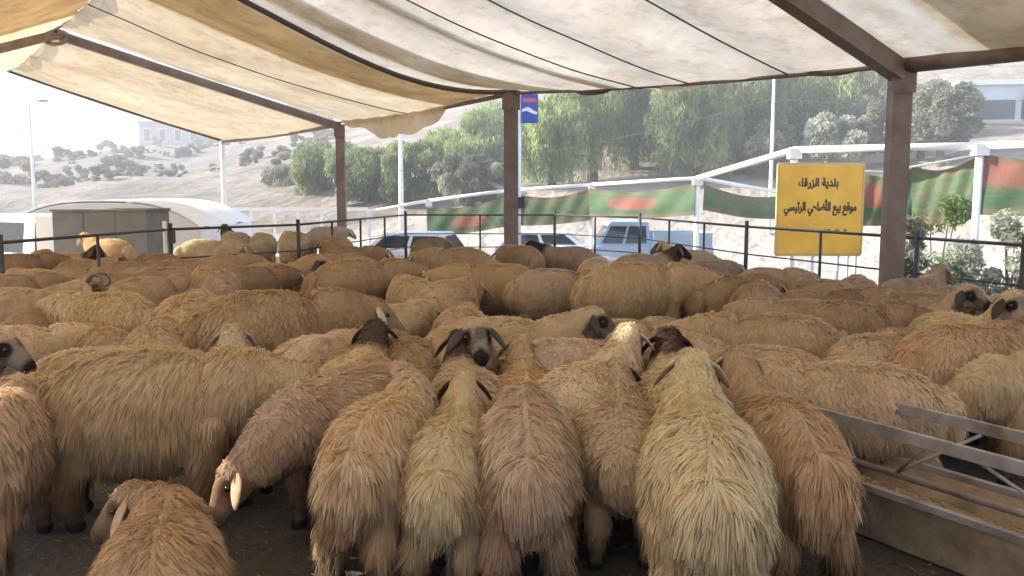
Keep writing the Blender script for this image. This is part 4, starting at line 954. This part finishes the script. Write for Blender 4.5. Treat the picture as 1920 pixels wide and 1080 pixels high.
    D = Nn * (({'s': .36, 'm': .42}[wool] + rg.normal(0, .08, NL)) * (1 - 0.5 * low))[:, None] + Tn + rg.normal(0, {'s': .20, 'm': .16}[wool], (NL, 3)); D /= np.linalg.norm(D, axis=1)[:, None]
    if wool == 's': ln = rg.uniform(.042, .075, NL) * (1 + 0.65 * low + 0.25 * rear) * (1 - 0.5 * nk); wd = rg.uniform(.0012, .0028, NL)
    else: ln = rg.uniform(.026, .046, NL) * (1 + 0.5 * low) * (1 - 0.25 * nk); wd = rg.uniform(.0022, .0048, NL)
    ln *= np.where(hd > .05, .6, 1)
    # locks gather into clumps
    K = {'s': 4500, 'm': 3400}[wool]; seeds = rg.choice(NL, K, replace=False); cl = np.empty(NL, np.int64)
    Ps = P[seeds].astype(np.float32); P32 = P.astype(np.float32); s2 = (Ps ** 2).sum(1)
    for s_ in range(0, NL, 4000): cl[s_:s_ + 4000] = (s2[None] - 2.0 * (P32[s_:s_ + 4000] @ Ps.T)).argmin(1)
    ln *= rg.uniform(.65, 1.35, K)[cl]
    sd_ = seeds[cl]; g1 = 0.34 if wool == 's' else 0.3
    droop = np.array([0, 0, -1.0]) * (0.55 if wool == 's' else 0.3)
    B0 = P - Nn * 0.008
    B1 = P + D * (ln * .40)[:, None]; D2 = D + droop * .6; D2 /= np.linalg.norm(D2, axis=1)[:, None]
    B2 = B1 + D2 * (ln * .35)[:, None]; D3 = D2 + droop; D3 /= np.linalg.norm(D3, axis=1)[:, None]; B3 = B2 + D3 * (ln * .3)[:, None]
    for B_, k in ((B1, .25), (B2, .7), (B3, 1.0)):
        B_ += (B_[sd_] - B_) * (g1 * k)
    Bs = np.stack([B0, B1, B2, B3], 1)
    Sd = np.cross(D, Nn); Sd /= np.linalg.norm(Sd, axis=1)[:, None] + 1e-6; Sd = Sd + Nn * rg.normal(0, .35, NL)[:, None]; Sd /= np.linalg.norm(Sd, axis=1)[:, None]
    wk = np.array([1.0, 1.0, .85, .35])
    Lf = Bs - Sd[:, None, :] * (wd[:, None] * wk)[:, :, None]; Rt = Bs + Sd[:, None, :] * (wd[:, None] * wk)[:, :, None]
    V_ = np.stack([Lf, Rt], 2).reshape(NL * 8, 3)
    q = np.array([[0, 1, 3, 2], [2, 3, 5, 4], [4, 5, 7, 6]])
    gn = np.cross(Rt[:, 0] - Lf[:, 0], Bs[:, 2] - Bs[:, 0]); flip = (gn * Nn).sum(1) < 0
    F_ = np.where(flip[:, None, None], q[:, ::-1][None], q[None]) + np.arange(NL)[:, None, None] * 8; F_ = F_.reshape(-1, 4)
    fm = bpy.data.meshes.new('fleece'); fm.vertices.add(len(V_)); fm.loops.add(F_.size); fm.polygons.add(len(F_))
    fm.vertices.foreach_set('co', V_.astype(np.float32).ravel()); fm.loops.foreach_set('vertex_index', F_.astype(np.int32).ravel()); fm.polygons.foreach_set('loop_start', np.arange(0, F_.size, 4, dtype=np.int32))
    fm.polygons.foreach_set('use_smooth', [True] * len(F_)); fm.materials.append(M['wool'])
    put(fm, 'rnd', np.repeat(0.5 * rg.uniform(0, 1, NL) + 0.5 * rg.uniform(0, 1, NL)[sd_], 8) * 0.8); put(fm, 'neck', np.repeat(nk, 8)); fm.update(calc_edges=True)
    # soft wool: the strands shade mostly with the roundness of the fleece below them
    gn = np.where(flip[:, None], -gn, gn); gn /= np.linalg.norm(gn, axis=1)[:, None] + 1e-9
    kk = {'s': 0.88, 'm': 0.82}[wool]; cn = Nn * kk + gn * (1 - kk) + (D - D[sd_]) * 0.1; cn /= np.linalg.norm(cn, axis=1)[:, None]
    ca = fm.attributes.new('custom_normal', 'FLOAT_VECTOR', 'POINT'); ca.data.foreach_set('vector', np.repeat(cn, 8, axis=0).astype(np.float32).ravel())
    fm.update()
    # ears, eyes, horns
    ears = []; eyes = []; horns = []
    for s in (-1, 1):
        e0 = H0 + hf * 0.035 + hs * s * 0.068 + hu * 0.035
        d = (hs * s * 0.75 - Z * 0.42 + hf * 0.28).normalized(); wv = hf.cross(d).normalized(); fl_ = d.cross(wv).normalized()
        secs = []
        for k, (tt, w_, th_) in enumerate(((-.01, .012, .010), (.015, .024, .012), (.045, .040, .009), (.08, .039, .007), (.112, .026, .006), (.132, .008, .004))):
            secs.append((e0 + d * tt - Z * 0.5 * tt * tt * 6, fl_, wv, w_, th_))
        mb = MB(); loft(mb, secs, 10); ears.append(mb.mesh('ear', M['ear'], True))
        c_e = H0 + hf * 0.115 + hs * s * 0.0675 + hu * 0.035
        mb = MB(); lat_ = 8
        mb.add([c_e + (hf * math.cos(a2) * math.cos(b3) * 1.2 + hu * math.sin(b3) + hs * math.sin(a2) * math.cos(b3)) * 0.0145 for b3 in [-PI / 2 + PI * j / 6 for j in range(7)] for a2 in [2 * PI * k / lat_ for k in range(lat_)]],
               [(j * lat_ + k, j * lat_ + (k + 1) % lat_, (j + 1) * lat_ + (k + 1) % lat_, (j + 1) * lat_ + k) for j in range(6) for k in range(lat_)]); eyes.append(mb.mesh('eye', M['eye'], True))
        h_ = H0 + hf * 0.03 + hs * s * 0.05 + hu * 0.07; pts = []
        for k in range(13):
            an = -0.6 + k / 12 * 5.0; rr = 0.075 * (1 - 0.25 * k / 12)
            pts.append(h_ + hu * (math.sin(an) * rr + .02) - hf * (math.cos(an) * rr - .06) + hs * s * (0.015 + 0.055 * k / 12))
        mb = MB(); mb.tube(pts, [0.022 * (1 - 0.8 * k / 12) for k in range(13)], 8); horns.append(mb.mesh('horn', M['horn'], True))
    return dict(body=body, fleece=fm, ears=ears, eyes=eyes, horns=horns)

WOOLS = {'c': (0.85, 0.725, 0.54), 't': (0.78, 0.635, 0.45), 'b': (0.65, 0.50, 0.345), 'o': (0.72, 0.555, 0.365), 'g': (0.68, 0.545, 0.405), 'p': (0.86, 0.765, 0.61)}
# face colour, marking colour, marking amount, dark neck amount
FACES = {'q': ((0.60, 0.49, 0.35), (0.06, 0.038, 0.03), 0.3, 0.0), 'p': ((0.50, 0.41, 0.30), (0.30, 0.20, 0.14), 0.25, 0.0), 't': ((0.42, 0.30, 0.20), (0.16, 0.09, 0.06), 0.6, 0.1), 'd': ((0.10, 0.06, 0.04), (0.03, 0.02, 0.016), 0.6, 0.9), 'e': ((0.055, 0.028, 0.022), (0.03, 0.018, 0.014), 0.6, 0.95),
         'k': ((0.40, 0.34, 0.28), (0.045, 0.034, 0.03), 1.2, 0.1), 'w': ((0.62, 0.55, 0.46), (0.04, 0.025, 0.02), 0.9, 0.0), 'g': ((0.34, 0.29, 0.26), (0.14, 0.11, 0.10), 0.7, 0.0), 'h': ((0.45, 0.33, 0.22), (0.10, 0.06, 0.04), 0.6, 0.0)}
FLOCK = [
    (-2.45, 4.07, -10, 1.00, 'low', 's', 't', 'p', 'shaggy tan sheep cut off by the left edge at the very front'),
    (-3.75, 5.37, 95, 1.00, 'neutral', 'm', 'c', 'k', 'black and white faced sheep poking its head in at the left edge'),
    (-1.88, 4.57, 84, 1.14, 'low', 's', 't', 'p', 'big tan sheep standing side on at the front left, long streaky fleece'),
    (-1.32, 3.21, -16, 0.92, 'lying', 's', 'b', 't', 'brown sheep lying on the floor at the bottom edge, front left, head turned left'),
    (-0.85, 4.58, -146, 1.00, 'down', 'm', 'b', 't', 'brown sheep hunched toward us with its head hung low, left of centre'),
    (-0.59, 4.09, 12, 0.97, 'left', 's', 't', 'k', 'tan shaggy sheep seen from behind, left end of the row at the feed'),
    (-0.28, 3.96, 4, 0.86, 'up', 's', 'c', 'q', 'narrow cream sheep seen from behind with pale raised neck and dark ears'),
    (0.06, 4.01, -1, 0.95, 'low', 's', 'g', 'd', 'fluffy grey brown sheep rump right of the narrow cream one'),
    (0.53, 4.26, 5, 0.90, 'neutral', 'm', 't', 'q', 'smooth tan sheep seen from behind, left of the biggest cream rump'),
    (0.79, 3.58, 7, 1.05, 'up', 's', 'c', 'p', 'biggest cream sheep seen from behind with long streaky rump wool'),
    (1.23, 4.01, -6, 0.98, 'up', 's', 'b', 't', 'dirty brown shaggy sheep rump beside the metal feeding trough'),
    (1.90, 4.87, -72, 1.00, 'low', 'm', 't', 't', 'tan sheep standing side on just behind the trough rails, rump to the right'),
    (2.94, 5.68, 66, 1.11, 'low', 'm', 'o', 't', 'large golden tan sheep with broad rump turned to us, behind the trough'),
    (3.27, 5.29, -100, 1.00, 'down', 's', 't', 'g', 'grey faced woolly sheep at the right edge hanging its head left'),
    (-1.39, 6.18, 24, 0.88, 'low', 's', 'c', 'p', 'pale woolly back slanting behind the hunched brown sheep'),
    (-1.22, 5.68, 15, 0.82, 'right', 'm', 'b', 'p', 'small brown sheep tucked between hunched sheep and dark faced one'),
    (-0.93, 5.31, 2, 0.95, 'up', 'm', 't', 'd', 'light tan sheep with raised dark brown head, left of centre'),
    (-0.34, 5.90, 168, 1.03, 'up', 'm', 't', 'k', 'sheep facing the camera with grey black spotted face, mid flock'),
    (-0.25, 4.89, -8, 0.92, 'up', 'm', 'g', 'd', 'dark brown headed sheep behind the narrow cream one'),
    (0.08, 5.02, -3, 0.88, 'up', 'm', 't', 't', 'pale tan headed sheep seen from behind between dark head and trough row'),
    (0.43, 4.80, 28, 0.98, 'up', 'm', 'c', 'p', 'cream sheep lifting its long neck, turned slightly right, mid flock'),
    (0.92, 4.81, 4, 0.96, 'up', 'm', 'c', 'e', 'cream sheep with a dark chocolate brown raised head'),
    (1.60, 5.63, -58, 0.95, 'neutral', 'm', 't', 'p', 'pale faced tan sheep looking left beside the chocolate headed one'),
    (1.94, 6.49, -78, 1.05, 'low', 'm', 'g', 'p', 'smooth grey brown sheep side on with rump to the right, behind pale face'),
    (0.39, 5.66, 86, 1.00, 'low', 'm', 'c', 't', 'flat pale woolly back in the middle of the flock, head to the right'),
    (-0.03, 6.52, 98, 1.00, 'neutral', 'm', 'c', 'k', 'cream sheep with a black patched face turned right, mid flock'),
    (-1.01, 7.83, 20, 0.92, 'low', 'm', 'c', 'p', 'yellowish woolly back behind the raised dark brown head'),
    (-1.31, 7.29, 150, 0.84, 'low', 's', 'c', 'p', 'pale loose woolled sheep right of the big orange brown one'),
    (-0.43, 7.53, 0, 0.94, 'low', 'm', 't', 'p', 'tan rump just behind the spotted face sheep'),
    (0.85, 6.78, 60, 0.94, 'low', 'm', 'c', 'p', 'cream back half hidden behind the lifted long neck'),
    (-1.87, 6.78, 62, 1.20, 'low', 'm', 'o', 'p', 'big orange brown sheep with dark flank, left of centre'),
    (-2.84, 7.76, -10, 1.05, 'low', 'm', 't', 'p', 'round tan rump facing us, left of the big orange brown sheep'),
    (-3.45, 10.16, -30, 1.05, 'low', 'm', 't', 'p', 'tan sheep standing right behind the round tan rump'),
    (-3.53, 7.68, -70, 1.09, 'low', 'm', 't', 'p', 'tan sheep side on between curled horn and round rump'),
    (-4.19, 7.96, 40, 0.86, 'low', 'm', 'b', 'p', 'low brown back at left in front of the horned sheep'),
    (-4.67, 8.30, 84, 1.05, 'neutral', 'm', 't', 'h', 'horned sheep near the left edge, facing right'),
    (-2.65, 6.60, -20, 0.94, 'low', 'm', 't', 'p', 'pale tan rump above the back of the big side on sheep at left'),
    (-2.81, 5.91, 70, 0.86, 'low', 's', 'c', 'p', 'pale woolly back lying along behind the big side on sheep'),
    (-3.31, 7.07, -40, 0.80, 'low', 'm', 'o', 'p', 'reddish back glimpsed between pale rump and left flock'),
    (-3.84, 6.78, 60, 0.88, 'low', 'm', 'c', 'p', 'pale back with bright lit edge at the left edge, mid flock'),
    (-1.65, 5.24, -20, 0.90, 'up', 'm', 'p', 'p', 'whitish sheep seen from behind, neck raised beside the big side on sheep'),
    (-5.68, 9.95, 35, 1.00, 'low', 'm', 't', 'p', 'tan back at the left edge, second row behind the horned sheep'),
    (-6.08, 11.23, -60, 0.94, 'low', 'm', 't', 'p', 'rounded back second from left edge, in front of far left heads'),
    (-5.87, 11.76, 55, 0.86, 'low', 'm', 'c', 'p', 'small pale back between two rounded tan ones, far left'),
    (-4.65, 10.21, 60, 1.00, 'low', 'm', 'b', 'p', 'brown sloping back in front of the sunlit sheep by the rail'),
    (-4.02, 9.72, 40, 0.97, 'low', 'm', 't', 'p', 'low tan back directly left of the tall round topped one'),
    (-4.25, 10.84, -75, 1.00, 'low', 'm', 't', 'p', 'long tan back far left, above the low tan one'),
    (-6.80, 13.73, 120, 0.94, 'up', 'm', 't', 'd', 'dark faced sheep looking right in the far left crowd'),
    (-7.28, 13.06, 42, 1.00, 'low', 'm', 'b', 'p', 'dark brown back under the rail at the far left corner'),
    (-7.72, 14.57, -22, 0.94, 'low', 'm', 'b', 'p', 'brown back beside the corner one, under the leftmost rail post'),
    (-6.39, 13.19, 100, 0.89, 'neutral', 'm', 't', 't', 'tan sheep raising a small head left of the grey block'),
    (-5.17, 11.87, 48, 0.97, 'low', 'm', 'b', 'p', 'brown back below the right end of the grey block'),
    (-4.48, 12.17, -49, 1.00, 'low', 'm', 'b', 'p', 'brown back below the rail gate joint'),
    (-4.12, 12.74, 30, 1.00, 'low', 'm', 't', 'p', 'tan back left of the black and white face, under the rail'),
    (-3.26, 11.02, 40, 1.00, 'low', 'm', 'b', 'p', 'shadowed brown back left of the black and white faced sheep'),
    (-3.17, 11.65, 92, 1.00, 'neutral', 'm', 't', 'k', 'black and white faced sheep in the middle of the far flock'),
    (-1.84, 10.49, 62, 1.18, 'low', 'm', 'o', 'p', 'large orange tan sheep right of the black and white face'),
    (-2.73, 12.85, 70, 1.00, 'low', 'm', 't', 'p', 'tan back peeping left of the large orange tan sheep'),
    (-2.76, 15.03, 51, 1.00, 'low', 'm', 'b', 'p', 'brown back behind the large orange tan sheep'),
    (-5.19, 13.06, -50, 1.00, 'low', 'm', 'b', 'p', 'brown back between grey block and gate joint'),
    (-7.49, 16.49, -62, 1.03, 'neutral', 'm', 'c', 'p', 'sunlit sheep with pale head stretched left before the grey block'),
    (-5.86, 16.94, 60, 1.00, 'low', 'm', 'p', 'p', 'sunlit pale back right of the gate joint'),
    (-6.09, 19.58, -40, 1.00, 'up', 'm', 'p', 'd', 'sunlit pale sheep with dark face, leftmost beyond the inner rail'),
    (-5.42, 19.25, -25, 1.00, 'low', 'm', 'p', 'p', 'narrow sunlit rump second in the bright group'),
    (-4.40, 17.93, -30, 1.10, 'low', 'm', 'c', 'p', 'broad sunlit rump in the bright group by the rail'),
    (-3.49, 17.50, -32, 1.05, 'low', 'm', 't', 'p', 'half shaded sheep at the right end of the bright group'),
    (-4.84, 23.02, 49, 1.00, 'low', 'm', 'p', 'p', 'sunlit sheep standing farthest back behind the bright group'),
    (-1.63, 17.49, 24, 1.00, 'low', 'm', 'b', 'p', 'brown sheep at the rail left of the centre post'),
    (-0.79, 13.34, -68, 1.11, 'low', 'm', 't', 'p', 'tan sheep slanting left in front of the centre post'),
    (0.13, 14.37, -28, 1.05, 'low', 'm', 'g', 'p', 'greyish sheep standing under the centre post'),
    (0.96, 14.75, -90, 1.00, 'neutral', 'm', 'g', 'e', 'grey sheep with dark brown head right of the centre post'),
    (-0.19, 10.31, -85, 1.10, 'low', 'm', 'o', 'p', 'golden tan sheep side on in the centre of the flock'),
    (0.48, 9.91, 80, 1.07, 'low', 'm', 't', 'p', 'tan sheep side on just right of the golden one'),
    (1.31, 9.31, 84, 1.22, 'low', 'm', 't', 'p', 'long smooth tan sheep side on, right of centre'),
    (1.21, 12.57, 10, 0.97, 'low', 'm', 'c', 'p', 'curly pale topped sheep behind the long smooth tan one'),
    (-0.65, 9.15, 20, 1.00, 'low', 'm', 't', 'p', 'tan rump between orange tan sheep and golden one'),
    (2.01, 13.62, 85, 0.94, 'up', 'm', 't', 'd', 'tan sheep with dark ears turned right, far row right of centre'),
    (2.98, 14.57, -60, 0.94, 'up', 'm', 'c', 't', 'pale sheep with raised tan head in front of the blue pickup'),
    (2.68, 12.19, 52, 0.97, 'low', 'm', 'g', 'p', 'greyish back left of the yellow sign'),
    (2.35, 9.48, 55, 1.05, 'low', 'm', 'b', 'p', 'brown sheep right of the long smooth tan one'),
    (2.48, 8.88, 18, 1.00, 'low', 'm', 'o', 'p', 'orange rounded rump in front of the yellow sign'),
    (2.61, 7.97, -60, 0.94, 'low', 'm', 't', 'p', 'tan back just right of the orange rump'),
    (2.73, 7.15, 85, 1.05, 'low', 'm', 'b', 'p', 'dark brown sheep side on left of the golden tan rump'),
    (3.41, 11.77, 80, 0.89, 'low', 'm', 't', 'p', 'small tan back under the left leg of the yellow sign'),
    (3.39, 9.62, -35, 0.97, 'low', 'm', 't', 't', 'tan back under the yellow sign'),
    (3.89, 9.94, 21, 0.97, 'low', 'm', 'g', 'p', 'pinkish grey back left of the brown tent post foot'),
    (4.40, 9.77, 60, 0.97, 'up', 'm', 't', 't', 'tan sheep raising its head right of the brown tent post'),
    (3.38, 8.68, 56, 0.97, 'low', 'm', 'b', 'p', 'brown back in the second row beneath the sign'),
    (3.79, 8.16, -44, 1.00, 'low', 'm', 't', 'p', 'tan back in front of the raised tan head'),
    (4.34, 8.65, 43, 1.00, 'low', 'm', 'g', 'p', 'greyish back near the right hand rail'),
    (3.34, 7.46, 150, 0.97, 'tall', 'm', 't', 'k', 'dark eyed sheep peering over the golden rump, left of the white face'),
    (3.35, 6.59, 172, 1.00, 'tall', 'm', 'c', 'w', 'white faced sheep with dark ears looking at the camera'),
    (3.80, 6.94, -165, 0.97, 'tall', 'm', 't', 'k', 'dark eyed sheep right of the white faced one, looking at us'),
    (4.25, 6.92, -150, 1.00, 'tall', 'm', 'c', 'k', 'black and white faced sheep at the right edge behind the golden rump'),
    (4.64, 8.10, 80, 1.00, 'low', 'm', 'c', 'p', 'pale back along the right edge by the rail'),
    (-1.11, 9.71, -20, 1.00, 'low', 'm', 't', 'p', 'tan back between the orange tan sheep and the golden one'),
    (2.45, 5.92, 42, 0.97, 'low', 'm', 't', 'p', 'tan back between trough sheep and golden tan rump'),
    (1.23, 5.37, -70, 0.88, 'low', 'm', 'b', 'p', 'brown back squeezed behind the biggest cream sheep'),
    (0.22, 6.04, 75, 0.88, 'low', 'm', 't', 'p', 'tan back low in the middle behind the fluffy grey brown rump'),
    (-0.71, 5.89, -23, 0.94, 'low', 'm', 'b', 'p', 'brown back behind the left end of the feeding row'),
    (-1.58, 11.19, -57, 1.00, 'low', 'm', 't', 'p', 'tan back at the shoulder of the large orange tan sheep'),
    (2.91, 8.82, 36, 0.94, 'low', 'm', 'b', 'p', "brown back beneath the sign's right hand edge"),
]
protos = {}
def get_proto(pose, wool):
    if (pose, wool) not in protos: protos[(pose, wool)] = sheep_proto(pose, wool, 100 + len(protos) * 7)
    return protos[(pose, wool)]
rv = random.Random(21)
for x, y, yaw, scl, pose, wl_, colr, fc, label in FLOCK:
    P_ = get_proto(pose, wl_)
    s = link('sheep', P_['body']); s.location = (x, y, ground_z(x, y) + 0.012 - (0.25 * scl if pose == 'lying' else 0)); s.rotation_euler = (0, 0, -R(yaw))
    s.scale = (scl * rv.uniform(.96, 1.05), scl * rv.uniform(.97, 1.04), scl * rv.uniform(.98, 1.02))
    tag(s, label, 'sheep', 'woolly sheep crowded in the pen')
    k = rv.uniform(0.88, 1.1); wc = WOOLS[colr]; wc = (wc[0] * k, wc[1] * k * rv.uniform(.97, 1.03), wc[2] * k * rv.uniform(.92, 1.08))
    face, mark, ma, na = FACES[fc]
    parts = [s]
    fl_o = link('fleece', P_['fleece'], s); parts.append(fl_o)
    for e_ in P_['ears']: parts.append(link('ear', e_, s))
    if y < 10:
        for e_ in P_['eyes']: parts.append(link('eye', e_, s))
    if fc == 'h':
        for e_ in P_['horns']: link('horn', e_, s)
    earc = mark if fc in 'kwq' else face
    for o in parts:
        o.color = (*wc, 1); o['face_col'] = [float(v) for v in (earc if o.name.startswith('ear') else face)]
        o['mark_col'] = [float(v) for v in mark]; o['mark_amt'] = float(ma); o['neck_amt'] = float(na)

# ------------------------------------------------------------------ dusty air
if True:
    mb = MB(); mb.box((0, 0, 18), (960, 960, 72))
    m = bpy.data.materials.new('dusty_air'); m.use_nodes = True; nt = m.node_tree
    nt.nodes.remove(nt.nodes['Principled BSDF']); pv = nt.nodes.new('ShaderNodeVolumePrincipled')
    pv.inputs['Color'].default_value = (0.92, 0.93, 0.95, 1); pv.inputs['Density'].default_value = 0.0058; pv.inputs['Anisotropy'].default_value = 0.0
    nt.links.new(pv.outputs[0], nt.nodes['Material Output'].inputs['Volume'])
    hz = mb.build('haze', m); hz['kind'] = 'stuff'
